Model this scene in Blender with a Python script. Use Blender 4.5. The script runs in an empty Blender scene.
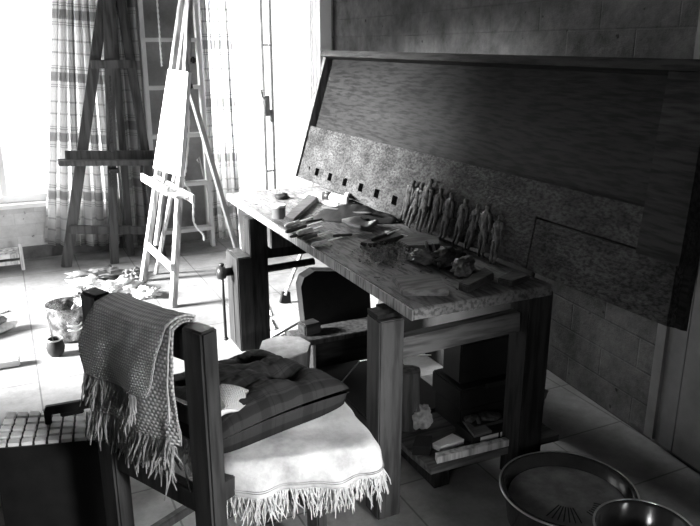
import bpy, bmesh, math, random
from mathutils import Vector, Matrix, noise
R = math.radians
random.seed(7)
S = bpy.context.scene
C = S.collection

# ------------------------------------------------------------------ camera, light, exposure
CAM_H = 1.5; FPX = 720.0
pitch = math.atan(218/FPX); yaw = math.atan(360/math.hypot(720, 218))
cd = bpy.data.cameras.new('camera'); cam = bpy.data.objects.new('camera', cd); C.objects.link(cam)
cd.sensor_width = 36; cd.lens = FPX/700*36; cd.clip_start = .05
cam.location = (0, 0, CAM_H)
cam.rotation_euler = (math.pi/2-pitch, 0, -yaw)
S.camera = cam
S.view_settings.view_transform = 'Standard'; S.view_settings.look = 'None'
S.view_settings.gamma = 1; S.view_settings.use_curve_mapping = False
S.view_settings.exposure = 0.3
w = bpy.data.worlds.new('daylight'); S.world = w; w.use_nodes = True
w.node_tree.nodes['Background'].inputs[0].default_value = (1, 1, 1, 1)
w.node_tree.nodes['Background'].inputs[1].default_value = 1.45
sd = bpy.data.lights.new('sun', 'SUN'); sun = bpy.data.objects.new('sun', sd); C.objects.link(sun)
sd.energy = 37; sd.angle = R(17)
SUN_DIR = Vector((.82, -.14, -.31)).normalized()
sun.rotation_euler = SUN_DIR.to_track_quat('-Z', 'Y').to_euler()
sun.location = (-4, 4, 4)
# added fill light behind the camera; the back wall has no window
ad = bpy.data.lights.new('rear_fill_light', 'AREA'); al = bpy.data.objects.new('rear_fill_light', ad); C.objects.link(al)
ad.shape = 'RECTANGLE'; ad.size = .5; ad.size_y = .5; ad.energy = 6.5; ad.spread = R(31); al.location = (1.35, -.95, 1.2)
al.rotation_euler = (Vector((.5, 1.75, .42))-al.location).to_track_quat('-Z', 'Y').to_euler()

# daylight entering through the glazed far door
ad3 = bpy.data.lights.new('door_daylight', 'AREA'); al3 = bpy.data.objects.new('door_daylight', ad3); C.objects.link(al3)
ad3.shape = 'RECTANGLE'; ad3.size = .4; ad3.size_y = 1.5; ad3.energy = 36; ad3.spread = R(60); al3.location = (1.62, 5.86, 1.5)
al3.rotation_euler = (Vector((1.15, 2.6, .75))-al3.location).to_track_quat('-Z', 'Y').to_euler()
# faint added fill from the left behind the camera; no opening is cut there
ad2 = bpy.data.lights.new('left_fill_light', 'AREA'); al2 = bpy.data.objects.new('left_fill_light', ad2); C.objects.link(al2)
ad2.shape = 'RECTANGLE'; ad2.size = .35; ad2.size_y = .35; ad2.energy = 1.1; ad2.spread = R(42); al2.location = (-1.55, -.7, 1.15)
al2.rotation_euler = (Vector((2.1, 1.75, .35))-al2.location).to_track_quat('-Z', 'Y').to_euler()

# ------------------------------------------------------------------ camera maths for laying things out
Fv = Vector((math.sin(yaw)*math.cos(pitch), math.cos(yaw)*math.cos(pitch), -math.sin(pitch)))
Rv = Vector((math.cos(yaw), -math.sin(yaw), 0)); Uv = Rv.cross(Fv)
def ray(x, y): return Fv + Rv*((x-350)/FPX) + Uv*((263-y)/FPX)
O = Vector((0, 0, CAM_H))
def atz(x, y, z): r = ray(x, y); return O + r*((z-CAM_H)/r.z)
def atx(x, y, X): r = ray(x, y); return O + r*(X/r.x)
def aty(x, y, Y): r = ray(x, y); return O + r*(Y/r.y)
def atp(x, y, p, n):
    r = ray(x, y); return O + r*((Vector(p)-O).dot(n)/r.dot(n))

# ------------------------------------------------------------------ materials (the photograph is black and white: all greys)
MATS = {}
def mat(name, v, v2=None, rough=.7, scale=8, stretch=(1, 1, 1), bump=.2, detail=6, metal=0, contrast=(.35, .65), spec=.3, fine=0, bdist=.01):
    if name in MATS: return MATS[name]
    m = bpy.data.materials.new(name); m.use_nodes = True; nt = m.node_tree; N = nt.nodes; L = nt.links
    b = N['Principled BSDF']; b.inputs['Roughness'].default_value = rough; b.inputs['Metallic'].default_value = metal
    b.inputs['Specular IOR Level'].default_value = spec
    if v2 is None: v2 = v
    tc = N.new('ShaderNodeTexCoord'); mp = N.new('ShaderNodeMapping'); mp.inputs['Scale'].default_value = stretch
    L.new(tc.outputs['Object'], mp.inputs[0])
    nz = N.new('ShaderNodeTexNoise'); nz.inputs['Scale'].default_value = scale; nz.inputs['Detail'].default_value = detail
    nz.inputs['Roughness'].default_value = .65
    L.new(mp.outputs[0], nz.inputs[0])
    cr = N.new('ShaderNodeValToRGB'); e = cr.color_ramp.elements
    e[0].position = contrast[0]; e[1].position = contrast[1]
    e[0].color = (v, v, v, 1); e[1].color = (v2, v2, v2, 1)
    L.new(nz.outputs[0], cr.inputs[0]); col = cr.outputs[0]; hgt = nz.outputs[0]
    if fine:
        n2 = N.new('ShaderNodeTexNoise'); n2.inputs['Scale'].default_value = fine; n2.inputs['Detail'].default_value = 4
        L.new(mp.outputs[0], n2.inputs[0])
        c2 = N.new('ShaderNodeValToRGB'); q = c2.color_ramp.elements; q[0].position = .38; q[1].position = .56
        q[0].color = (.25, .25, .25, 1); q[1].color = (1, 1, 1, 1); L.new(n2.outputs[0], c2.inputs[0])
        mx = N.new('ShaderNodeMix'); mx.data_type = 'RGBA'; mx.blend_type = 'MULTIPLY'; mx.inputs[0].default_value = .75
        L.new(col, mx.inputs[6]); L.new(c2.outputs[0], mx.inputs[7]); col = mx.outputs[2]; hgt = n2.outputs[0]
    L.new(col, b.inputs['Base Color'])
    if bump:
        bp = N.new('ShaderNodeBump'); bp.inputs['Strength'].default_value = bump; bp.inputs['Distance'].default_value = bdist
        L.new(hgt, bp.inputs['Height']); L.new(bp.outputs[0], b.inputs['Normal'])
    MATS[name] = m; return m

def woodmat(name, v, v2, axis='y', rough=.65, scale=7, bump=.5, fine=45, k=.08, spec=.3):
    st = {'x': (k, 1, 1), 'y': (1, k, 1), 'z': (1, 1, k)}[axis]
    return mat(name, v, v2, rough, scale, st, bump, 8, 0, (.3, .7), spec, fine, .006)

def uvmat(name, kind, a, b_, rough=.9, trans=0.0, su=1, sv=1, bump=.6, sheer=0.0):
    """cloth materials in UV space (metres). kind: weave, plaid, knit"""
    m = bpy.data.materials.new(name); m.use_nodes = True; nt = m.node_tree; N = nt.nodes; L = nt.links
    b = N['Principled BSDF']; b.inputs['Roughness'].default_value = rough; b.inputs['Specular IOR Level'].default_value = .1
    uv = N.new('ShaderNodeUVMap'); sep = N.new('ShaderNodeSeparateXYZ'); L.new(uv.outputs[0], sep.inputs[0])
    def M(op, x, y=None, z=None):
        n = N.new('ShaderNodeMath'); n.operation = op
        for i, q in enumerate((x, y, z)):
            if q is None: continue
            if isinstance(q, (int, float)): n.inputs[i].default_value = q
            else: L.new(q, n.inputs[i])
        return n.outputs[0]
    u, v = sep.outputs[0], sep.outputs[1]
    if kind == 'plaid':
        def bands(t, per, lst):
            f = M('FRACT', M('MULTIPLY', t, 1/per)); out = None
            for (p0, p1, s) in lst:
                q = M('MULTIPLY', M('MULTIPLY', M('GREATER_THAN', f, p0), M('LESS_THAN', f, p1)), s)
                out = q if out is None else M('ADD', out, q)
            return out
        hb = bands(v, sv, [(.05, .2, .7), (.25, .27, .6), (.29, .305, .6), (.5, .53, .45), (.70, .73, .45), (.95, .965, .6), (.985, .999, .6)])
        vb = bands(u, su, [(.1, .34, .5), (.42, .44, .5), (.6, .66, .3)])
        t = M('MINIMUM', M('ADD', hb, vb), 1.0)
        nzz = N.new('ShaderNodeTexNoise'); nzz.inputs['Scale'].default_value = 60; L.new(uv.outputs[0], nzz.inputs[0])
        t = M('ADD', t, M('MULTIPLY', M('SUBTRACT', nzz.outputs[0], .5), .25)); hgt = nzz.outputs[0]
    else:
        # thick basket weave: rows of short stitches, offset every second row
        r_ = M('MULTIPLY', v, 1/sv); row = M('FLOOR', r_); off = M('MULTIPLY', M('MODULO', row, 2.0), .5)
        cx = M('SUBTRACT', M('FRACT', M('ADD', M('MULTIPLY', u, 1/su), off)), .5)
        cy = M('SUBTRACT', M('FRACT', r_), .5)
        d = M('SQRT', M('ADD', M('MULTIPLY', cx, cx), M('MULTIPLY', cy, cy)))
        hgt = M('SUBTRACT', 1.0, M('MULTIPLY', d, 1.6)); 
        nzz = N.new('ShaderNodeTexNoise'); nzz.inputs['Scale'].default_value = 25; nzz.inputs['Detail'].default_value = 5; L.new(uv.outputs[0], nzz.inputs[0])
        t = M('ADD', M('SUBTRACT', 1.0, M('MAXIMUM', hgt, 0.0)), M('MULTIPLY', M('SUBTRACT', nzz.outputs[0], .5), .5))
    cr = N.new('ShaderNodeValToRGB'); e = cr.color_ramp.elements
    e[0].position = 0; e[1].position = 1; e[0].color = (a, a, a, 1); e[1].color = (b_, b_, b_, 1)
    L.new(t, cr.inputs[0]); L.new(cr.outputs[0], b.inputs['Base Color'])
    bp = N.new('ShaderNodeBump'); bp.inputs['Strength'].default_value = bump; bp.inputs['Distance'].default_value = .004
    L.new(hgt, bp.inputs['Height']); L.new(bp.outputs[0], b.inputs['Normal'])
    if trans:
        tr = N.new('ShaderNodeBsdfTranslucent'); L.new(cr.outputs[0], tr.inputs[0]); ms = N.new('ShaderNodeMixShader'); ms.inputs[0].default_value = trans
        out = N['Material Output']; L.new(b.outputs[0], ms.inputs[1]); L.new(tr.outputs[0], ms.inputs[2]); L.new(ms.outputs[0], out.inputs[0])
    if sheer:
        tp = N.new('ShaderNodeBsdfTransparent'); m3 = N.new('ShaderNodeMixShader'); m3.inputs[0].default_value = sheer; out = N['Material Output']
        L.new(out.inputs[0].links[0].from_socket, m3.inputs[1]); L.new(tp.outputs[0], m3.inputs[2]); L.new(m3.outputs[0], out.inputs[0])
    MATS[name] = m; return m

def wallmat(name, v, v2, bw=.27, bh=.085, mort=.5, bump=.5, depth=.012):
    m = bpy.data.materials.new(name); m.use_nodes = True; nt = m.node_tree; N = nt.nodes; L = nt.links
    b = N['Principled BSDF']; b.inputs['Roughness'].default_value = .9; b.inputs['Specular IOR Level'].default_value = .05
    uv = N.new('ShaderNodeUVMap')
    br = N.new('ShaderNodeTexBrick'); br.inputs['Scale'].default_value = 1; br.inputs['Brick Width'].default_value = bw; br.inputs['Row Height'].default_value = bh
    br.inputs['Mortar Size'].default_value = .006; br.inputs['Mortar Smooth'].default_value = 1; br.inputs['Color1'].default_value = (1, 1, 1, 1); br.inputs['Color2'].default_value = (.85, .85, .85, 1)
    br.inputs['Mortar'].default_value = (mort, mort, mort, 1)
    L.new(uv.outputs[0], br.inputs[0])
    nz = N.new('ShaderNodeTexNoise'); nz.inputs['Scale'].default_value = 5; nz.inputs['Detail'].default_value = 9; nz.inputs['Roughness'].default_value = .7
    L.new(uv.outputs[0], nz.inputs[0])
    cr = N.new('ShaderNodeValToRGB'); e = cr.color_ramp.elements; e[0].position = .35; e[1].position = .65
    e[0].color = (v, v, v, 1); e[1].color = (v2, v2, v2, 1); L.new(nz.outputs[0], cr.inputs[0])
    mx = N.new('ShaderNodeMix'); mx.data_type = 'RGBA'; mx.blend_type = 'MULTIPLY'; mx.inputs[0].default_value = 1
    L.new(cr.outputs[0], mx.inputs[6]); L.new(br.outputs[0], mx.inputs[7])
    vo = N.new('ShaderNodeTexNoise'); vo.inputs['Scale'].default_value = 22; vo.inputs['Detail'].default_value = 3; L.new(uv.outputs[0], vo.inputs[0])
    c2 = N.new('ShaderNodeValToRGB'); q = c2.color_ramp.elements; q[0].position = .26; q[1].position = .33; q[0].color = (.2, .2, .2, 1); q[1].color = (1, 1, 1, 1)
    L.new(vo.outputs[0], c2.inputs[0])
    m2 = N.new('ShaderNodeMix'); m2.data_type = 'RGBA'; m2.blend_type = 'MULTIPLY'; m2.inputs[0].default_value = 1
    L.new(mx.outputs[2], m2.inputs[6]); L.new(c2.outputs[0], m2.inputs[7]); L.new(m2.outputs[2], b.inputs['Base Color'])
    ad = N.new('ShaderNodeMath'); ad.operation = 'MULTIPLY_ADD'; ad.inputs[1].default_value = .6
    L.new(nz.outputs[0], ad.inputs[0]); L.new(br.outputs[0], ad.inputs[2])
    bp = N.new('ShaderNodeBump'); bp.inputs['Strength'].default_value = bump; bp.inputs['Distance'].default_value = depth
    L.new(ad.outputs[0], bp.inputs['Height']); L.new(bp.outputs[0], b.inputs['Normal'])
    MATS[name] = m; return m

def floormat():
    m = bpy.data.materials.new('floor_tiles'); m.use_nodes = True; nt = m.node_tree; N = nt.nodes; L = nt.links
    b = N['Principled BSDF']; b.inputs['Roughness'].default_value = .6; b.inputs['Specular IOR Level'].default_value = .15
    tc = N.new('ShaderNodeTexCoord'); mp = N.new('ShaderNodeMapping'); mp.inputs['Location'].default_value = (-.01, -.13, 0)
    L.new(tc.outputs['Object'], mp.inputs[0])
    br = N.new('ShaderNodeTexBrick'); br.offset = 0; br.inputs['Scale'].default_value = 1; br.inputs['Brick Width'].default_value = .36; br.inputs['Row Height'].default_value = .36
    br.inputs['Mortar Size'].default_value = .004; br.inputs['Mortar Smooth'].default_value = .3
    br.inputs['Color1'].default_value = (1, 1, 1, 1); br.inputs['Color2'].default_value = (.88, .88, .88, 1); br.inputs['Mortar'].default_value = (.5, .5, .5, 1)
    L.new(mp.outputs[0], br.inputs[0])
    nz = N.new('ShaderNodeTexNoise'); nz.inputs['Scale'].default_value = 6; nz.inputs['Detail'].default_value = 10; nz.inputs['Roughness'].default_value = .75
    L.new(tc.outputs['Object'], nz.inputs[0])
    cr = N.new('ShaderNodeValToRGB'); e = cr.color_ramp.elements; e[0].position = .3; e[1].position = .7
    e[0].color = (.18, .18, .18, 1); e[1].color = (.36, .36, .36, 1); L.new(nz.outputs[0], cr.inputs[0])
    mx = N.new('ShaderNodeMix'); mx.data_type = 'RGBA'; mx.blend_type = 'MULTIPLY'; mx.inputs[0].default_value = 1
    L.new(cr.outputs[0], mx.inputs[6]); L.new(br.outputs[0], mx.inputs[7]); L.new(mx.outputs[2], b.inputs['Base Color'])
    bp = N.new('ShaderNodeBump'); bp.inputs['Strength'].default_value = .3; bp.inputs['Distance'].default_value = .004
    L.new(nz.outputs[0], bp.inputs['Height']); L.new(bp.outputs[0], b.inputs['Normal'])
    return m

# ------------------------------------------------------------------ mesh helpers (all coordinates in the world)
def add_box(bm, c, s, rot=None, bev=0.0):
    """box centred at c with size s, rotated by Matrix/angle about z"""
    g = bmesh.ops.create_cube(bm, size=1)
    vs = g['verts']
    if rot is None: rm = Matrix.Identity(4)
    elif isinstance(rot, (int, float)): rm = Matrix.Rotation(rot, 4, 'Z')
    else: rm = rot.to_4x4()
    bmesh.ops.transform(bm, matrix=Matrix.Translation(c) @ rm @ Matrix.Diagonal((*s, 1)), verts=vs)
    if bev:
        es = {e for v in vs for e in v.link_edges}
        bmesh.ops.bevel(bm, geom=list(es), offset=bev, segments=2, affect='EDGES', clamp_overlap=True)
def span(bm, a, b, bev=0.0):
    a, b = Vector(a), Vector(b); add_box(bm, (a+b)/2, [abs(b[i]-a[i]) for i in range(3)], None, bev)
def beam(bm, a, b, w_, t_, side=None, bev=.003, taper=1.0):
    """rectangular bar from a to b; w_ across 'side', t_ across the third axis"""
    a, b = Vector(a), Vector(b); z = (b-a).normalized()
    x = Vector(side) if side is not None else (Vector((1, 0, 0)) if abs(z.x) < .9 else Vector((0, 1, 0)))
    x = (x - z*x.dot(z)).normalized(); y = z.cross(x)
    rm = Matrix((x, y, z)).transposed()
    g = bmesh.ops.create_cube(bm, size=1); vs = g['verts']
    for v in vs:
        if v.co.z > 0: v.co.x *= taper; v.co.y *= taper
    bmesh.ops.transform(bm, matrix=Matrix.Translation((a+b)/2) @ rm.to_4x4() @ Matrix.Diagonal((w_, t_, (b-a).length, 1)), verts=vs)
    if bev:
        es = {e for v in vs for e in v.link_edges}
        bmesh.ops.bevel(bm, geom=list(es), offset=bev, segments=2, affect='EDGES', clamp_overlap=True)
def tube(bm, pts, r, seg=8, cap=True):
    pts = [Vector(p) for p in pts]; n = len(pts)
    rs = r if isinstance(r, (list, tuple)) else [r]*n
    rings = []; up = None
    for i, p in enumerate(pts):
        d = (pts[min(i+1, n-1)]-pts[max(i-1, 0)])
        if d.length < 1e-9: d = Vector((0, 0, 1))
        d.normalize()
        if up is None: up = Vector((0, 0, 1)) if abs(d.z) < .9 else Vector((1, 0, 0))
        x = (up-d*up.dot(d)); x = x.normalized() if x.length > 1e-6 else d.orthogonal().normalized(); y = d.cross(x); up = x
        rings.append([bm.verts.new(p+(x*math.cos(2*math.pi*k/seg)+y*math.sin(2*math.pi*k/seg))*rs[i]) for k in range(seg)])
    for i in range(n-1):
        for k in range(seg):
            bm.faces.new((rings[i][k], rings[i][(k+1) % seg], rings[i+1][(k+1) % seg], rings[i+1][k]))
    if cap:
        bm.faces.new(rings[0][::-1]); bm.faces.new(rings[-1])
def lathe(bm, c, prof, seg=32, rm=None, close=False):
    """prof: (radius, height) list"""
    c = Vector(c); rings = []
    for (r_, z) in prof:
        if r_ < 1e-6: rings.append([bm.verts.new(c + (rm @ Vector((0, 0, z)) if rm else Vector((0, 0, z))))]); continue
        rr = []
        for k in range(seg):
            p = Vector((r_*math.cos(2*math.pi*k/seg), r_*math.sin(2*math.pi*k/seg), z))
            rr.append(bm.verts.new(c + (rm @ p if rm else p)))
        rings.append(rr)
    for A, B in zip(rings, rings[1:]):
        for k in range(seg):
            k2 = (k+1) % seg
            if len(A) == 1 and len(B) == 1: continue
            if len(A) == 1: bm.faces.new((A[0], B[k2], B[k]))
            elif len(B) == 1: bm.faces.new((A[k], A[k2], B[0]))
            else: bm.faces.new((A[k], A[k2], B[k2], B[k]))
def prism(bm, poly, lo, hi, top=None):
    """extrude a polygon (list of xy) between heights lo and hi"""
    a = [bm.verts.new((p[0], p[1], lo)) for p in poly]; b = [bm.verts.new((p[0], p[1], hi)) for p in (top or poly)]
    n = len(poly); bm.faces.new(a[::-1]); bm.faces.new(b)
    for i in range(n): bm.faces.new((a[i], a[(i+1) % n], b[(i+1) % n], b[i]))
def sheet(bm, fn, nu, nv, uvs=None, thick=0.0):
    """grid fn(a,b)->Vector, a,b in 0..1; uvs(a,b)->(u,v)"""
    uvl = bm.loops.layers.uv.verify()
    vs = [[bm.verts.new(fn(i/nu, j/nv)) for j in range(nv+1)] for i in range(nu+1)]
    for i in range(nu):
        for j in range(nv):
            f = bm.faces.new((vs[i][j], vs[i+1][j], vs[i+1][j+1], vs[i][j+1])); f.smooth = True
            if uvs:
                for lp, (ii, jj) in zip(f.loops, ((i, j), (i+1, j), (i+1, j+1), (i, j+1))): lp[uvl].uv = uvs(ii/nu, jj/nv)
    return vs
def blob(bm, c, s, amp=.15, freq=3, seed=0, sub=3, flat=None, rot=0):
    g = bmesh.ops.create_icosphere(bm, subdivisions=sub, radius=1); c = Vector(c)
    rm = Matrix.Rotation(rot, 3, 'Z')
    for v in g['verts']:
        d = v.co.normalized(); k = 1 + amp*noise.fractal(d*freq+Vector((seed*7.1, seed*3.3, seed)), .8, 2, 4)*1.6
        p = Vector((d.x*s[0]*k, d.y*s[1]*k, d.z*s[2]*k))
        if flat is not None: p.z = max(p.z, flat)
        v.co = c + rm @ p
        for f in v.link_faces: f.smooth = True

MW = {}
def obj(name, bm, m, parent=None, loc=None, smooth=False, mods=None):
    if smooth:
        for f in bm.faces: f.smooth = True
    bmesh.ops.recalc_face_normals(bm, faces=bm.faces)
    me = bpy.data.meshes.new(name); bm.to_mesh(me); bm.free()
    o = bpy.data.objects.new(name, me); C.objects.link(o)
    if m: me.materials.append(m)
    if parent is not None:
        me.transform(MW[parent.name].inverted()); o.parent = parent; MW[o.name] = MW[parent.name].copy()
    else:
        if loc is None:
            lo = [min(v.co[i] for v in me.vertices) for i in range(3)]; hi = [max(v.co[i] for v in me.vertices) for i in range(3)]
            loc = ((lo[0]+hi[0])/2, (lo[1]+hi[1])/2, lo[2])
        T = Matrix.Translation(loc); me.transform(T.inverted()); o.location = loc; MW[o.name] = T
    if mods: mods(o)
    return o
def thing(name, label, cat, loc=(0, 0, 0), rotz=0, group=None):
    o = bpy.data.objects.new(name, None); C.objects.link(o); o.location = loc; o.rotation_euler = (0, 0, rotz); o.empty_display_size = .05
    MW[o.name] = Matrix.Translation(loc) @ Matrix.Rotation(rotz, 4, 'Z')
    return tag(o, label, cat, group)
def tag(o, label, cat, group=None, kind=None):
    o['label'] = label; o['category'] = cat
    if group: o['group'] = group
    if kind: o['kind'] = kind
    return o
def struct(name, bm, m, parent=None, uv=None):
    if uv:
        l = bm.loops.layers.uv.verify()
        for f in bm.faces:
            for lp in f.loops: lp[l].uv = uv(lp.vert.co)
    o = obj(name, bm, m, parent, (0, 0, 0) if parent is None else None)
    if parent is None: o['kind'] = 'structure'
    return o
def solidify(t, off=0):
    def f(o):
        s = o.modifiers.new('thick', 'SOLIDIFY'); s.thickness = t; s.offset = off
    return f
B = bmesh.new

# ------------------------------------------------------------------ shared materials
M_floor = floormat()
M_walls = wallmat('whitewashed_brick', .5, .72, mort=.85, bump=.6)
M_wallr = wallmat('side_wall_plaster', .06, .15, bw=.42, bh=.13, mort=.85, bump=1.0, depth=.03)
M_dark = mat('dark_plaster', .10, .14, .9, 4, bump=.1)
M_white = mat('white_paint', .78, .85, .5, 6, bump=.05)
M_greypaint = mat('grey_paint', .30, .42, .6, 8, bump=.1)
M_black = mat('black_metal', .012, .025, .4, 20, bump=.1, spec=.4)
M_blackplastic = mat('black_plastic', .01, .015, .45, 20, bump=.05)
M_steel = mat('worn_steel', .6, .85, .3, 12, metal=.9, bump=.1)
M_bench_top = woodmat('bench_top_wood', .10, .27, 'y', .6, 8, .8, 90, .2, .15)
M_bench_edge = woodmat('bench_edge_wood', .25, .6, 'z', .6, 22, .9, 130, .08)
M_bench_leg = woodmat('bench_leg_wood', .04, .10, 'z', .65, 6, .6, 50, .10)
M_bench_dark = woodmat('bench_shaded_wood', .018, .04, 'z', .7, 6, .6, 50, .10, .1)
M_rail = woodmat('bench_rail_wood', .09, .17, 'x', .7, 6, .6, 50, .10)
M_board = woodmat('board_lower_wood', .014, .085, 'y', .6, 15, .9, 120, .45, .12)
M_board2 = woodmat('board_panel_wood', .018, .034, 'y', .55, 6, .3, 90, .12, .12)
M_frame = woodmat('board_frame_wood', .02, .06, 'y', .6, 6, .8, 60, .12, .1)
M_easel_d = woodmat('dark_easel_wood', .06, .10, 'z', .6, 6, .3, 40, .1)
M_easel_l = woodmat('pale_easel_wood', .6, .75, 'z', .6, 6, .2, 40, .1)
M_chair = woodmat('chair_wood', .022, .055, 'z', .45, 7, .4, 40, .1, .4)
M_carved = mat('carved_dark_wood', .012, .13, .35, 70, (1, 1, .4), 1.0, 4, 0, (.35, .6), .5)
M_block = woodmat('cut_wood_block', .08, .2, 'x', .6, 8, .5, 50, .15)
M_blockd = woodmat('dark_wood_block', .03, .07, 'x', .6, 8, .5, 50, .15)
M_stump = mat('stump_wood', .22, .38, .8, 14, bump=.6)
M_bark = mat('bark', .06, .16, .9, 14, (1, 1, .3), bump=1.0)
M_leather = mat('dark_leather', .014, .04, .6, 9, bump=.5, spec=.2)
M_paper = mat('paper', .8, .9, .8, 6, bump=.1)
M_rag = mat('rag_cloth', .35, .75, .9, 16, bump=.6)
M_ragd = mat('dark_rag_cloth', .08, .3, .9, 16, bump=.6)

# ------------------------------------------------------------------ the room
YW = 5.6; XL = -1.7; YB = -1.0; ZC = 2.75
def wx(y): return 2.15 + (y-1.6)*.095          # side wall runs slightly off square
bm = B(); span(bm, (XL-.2, YB-.2, -.1), (3.0, YW+.2, 0)); struct('floor', bm, M_floor)
bm = B(); span(bm, (XL-.2, YB-.2, ZC), (3.0, YW+.2, ZC+.1)); struct('ceiling', bm, M_dark)
# window wall (far), with the two openings
W1 = (-1.35, .70, .41, 2.25); W2 = (1.40, 2.42, .0, 2.35)
bm = B()
for a, b in (((XL-.2, W1[0]), (0, ZC)), ((W1[0], W1[1]), (0, W1[2])), ((W1[0], W1[1]), (W1[3], ZC)), ((W1[1], W2[0]), (0, ZC)), ((W2[0], W2[1]), (W2[3], ZC)), ((W2[1], 2.9), (0, ZC))):
    span(bm, (a[0], YW, b[0]), (a[1], YW+.2, b[1]))
struct('wall_far', bm, M_walls, uv=lambda p: (p.x, p.z))
# side wall
bm = B()
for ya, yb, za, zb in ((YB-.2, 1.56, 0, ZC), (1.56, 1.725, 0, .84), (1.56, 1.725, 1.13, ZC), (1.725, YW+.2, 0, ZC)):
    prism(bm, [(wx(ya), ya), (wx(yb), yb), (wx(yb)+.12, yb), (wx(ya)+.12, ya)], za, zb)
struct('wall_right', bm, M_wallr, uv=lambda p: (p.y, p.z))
# left wall with a wide garden opening
W3 = (3.45, 5.35, .0, 2.6)
bm = B()
for a, b in (((YB-.2, W3[0]), (0, ZC)), ((W3[0], W3[1]), (W3[3], ZC)), ((W3[1], YW+.2), (0, ZC))):
    span(bm, (XL-.2, a[0], b[0]), (XL, a[1], b[1]))
struct('wall_left', bm, M_dark)
bm = B(); span(bm, (XL, YB-.2, 0), (wx(YB), YB, ZC)); struct('wall_back', bm, M_dark)
# skirting of the window wall
bm = B(); span(bm, (-1.6, YW-.015, 0), (.735, YW, .09)); struct('baseboard_far', bm, mat('skirting_paint', .07, .14, .6, 10))
# window frames
M_glass = bpy.data.materials.new('window_glass'); M_glass.use_nodes = True
nt = M_glass.node_tree; t = nt.nodes.new('ShaderNodeBsdfTransparent'); g = nt.nodes.new('ShaderNodeBsdfGlossy'); g.inputs['Roughness'].default_value = .02
mx = nt.nodes.new('ShaderNodeMixShader'); mx.inputs[0].default_value = .04
nt.links.new(t.outputs[0], mx.inputs[1]); nt.links.new(g.outputs[0], mx.inputs[2]); nt.links.new(mx.outputs[0], nt.nodes['Material Output'].inputs[0])
def window(name, x0, x1, z0, z1, mull, y=YW+.08):
    bm = B(); f = .05
    span(bm, (x0, y-.03, z0), (x0+f, y+.03, z1)); span(bm, (x1-f, y-.03, z0), (x1, y+.03, z1))
    span(bm, (x0+f, y-.03, z0), (x1-f, y+.03, z0+f)); span(bm, (x0+f, y-.03, z1-f), (x1-f, y+.03, z1))
    o = struct(name, bm, M_white)
    for mxx in mull:
        bm = B(); span(bm, (mxx-.02, y-.025, z0+f), (mxx+.02, y+.025, z1-f)); obj('mullion', bm, M_white, o)
    bm = B(); span(bm, (x0+f, y-.003, z0+f), (x1-f, y+.003, z1-f)); obj('window_pane', bm, M_glass, o)
    return o
win1 = window('window_1', *W1, (-.04, -.7))
bm = B(); span(bm, (W1[0]-.05, YW-.03, W1[2]-.03), (W1[1], YW+.2, W1[2])); obj('window_sill', bm, M_white, win1)
# glazed double door
x0, x1, z0, z1 = W2; y = YW+.08
bm = B(); span(bm, (x0, y-.04, 0), (x0+.04, y+.04, z1)); span(bm, (x1-.04, y-.04, 0), (x1, y+.04, z1)); span(bm, (x0+.04, y-.04, z1-.05), (x1-.04, y+.04, z1))
d1 = struct('door_1', bm, M_white)
for a, b, n in ((x0+.045, 1.945, 0), (2.005, x1-.045, 1)):
    bm = B(); sa_, sb_ = (.03, .016) if n == 0 else (.016, .03)
    span(bm, (a, y-.02, .02), (a+sa_, y+.02, z1-.06)); span(bm, (b-sb_, y-.02, .02), (b, y+.02, z1-.06))
    span(bm, (a+sa_, y-.02, .02), (b-sb_, y+.02, .12)); span(bm, (a+sa_, y-.02, z1-.12), (b-sb_, y+.02, z1-.06))
    lf = obj('door_leaf', bm, M_white, d1)
    bm = B(); span(bm, (a+sa_, y-.003, .12), (b-sb_, y+.003, z1-.12)); obj('glass_pane', bm, M_glass, lf)
bm = B(); tube(bm, [(1.938, y-.035, .25), (1.938, y-.035, 2.2)], .006); tube(bm, [(2.012, y-.035, .25), (2.012, y-.035, 2.2)], .005)
for zz in (.5, 1.5): add_box(bm, (1.975, y-.035, zz), (.08, .012, .012))
obj('espagnolette_bolt', bm, M_greypaint, d1)
bm = B(); add_box(bm, (1.955, y-.045, 1.03), (.045, .03, .16), None, .004); tube(bm, [(1.955, y-.05, 1.08), (1.91, y-.075, 1.1), (1.90, y-.075, 1.16)], .008); add_box(bm, (1.99, y-.045, .95), (.02, .03, .1), None, .003)
obj('door_handle', bm, M_greypaint, d1)
# frame/jamb at the corner
bm = B(); span(bm, (2.40, YW-.03, 0), (2.50, YW, 2.45)); struct('trim_1', bm, mat('bright_white_paint', .85, .9, .5, 6))
# big glazed opening of the left wall (outside the picture, the daylight comes through it)
bm = B(); xx = XL-.1
for yy in (W3[0], (W3[0]+W3[1])/2-.03, W3[1]-.06): span(bm, (xx-.03, yy, 0), (xx+.03, yy+.06, W3[3]))
span(bm, (xx-.03, W3[0], W3[3]-.06), (xx+.03, W3[1], W3[3]))
struct('door_2', bm, M_white)

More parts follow.
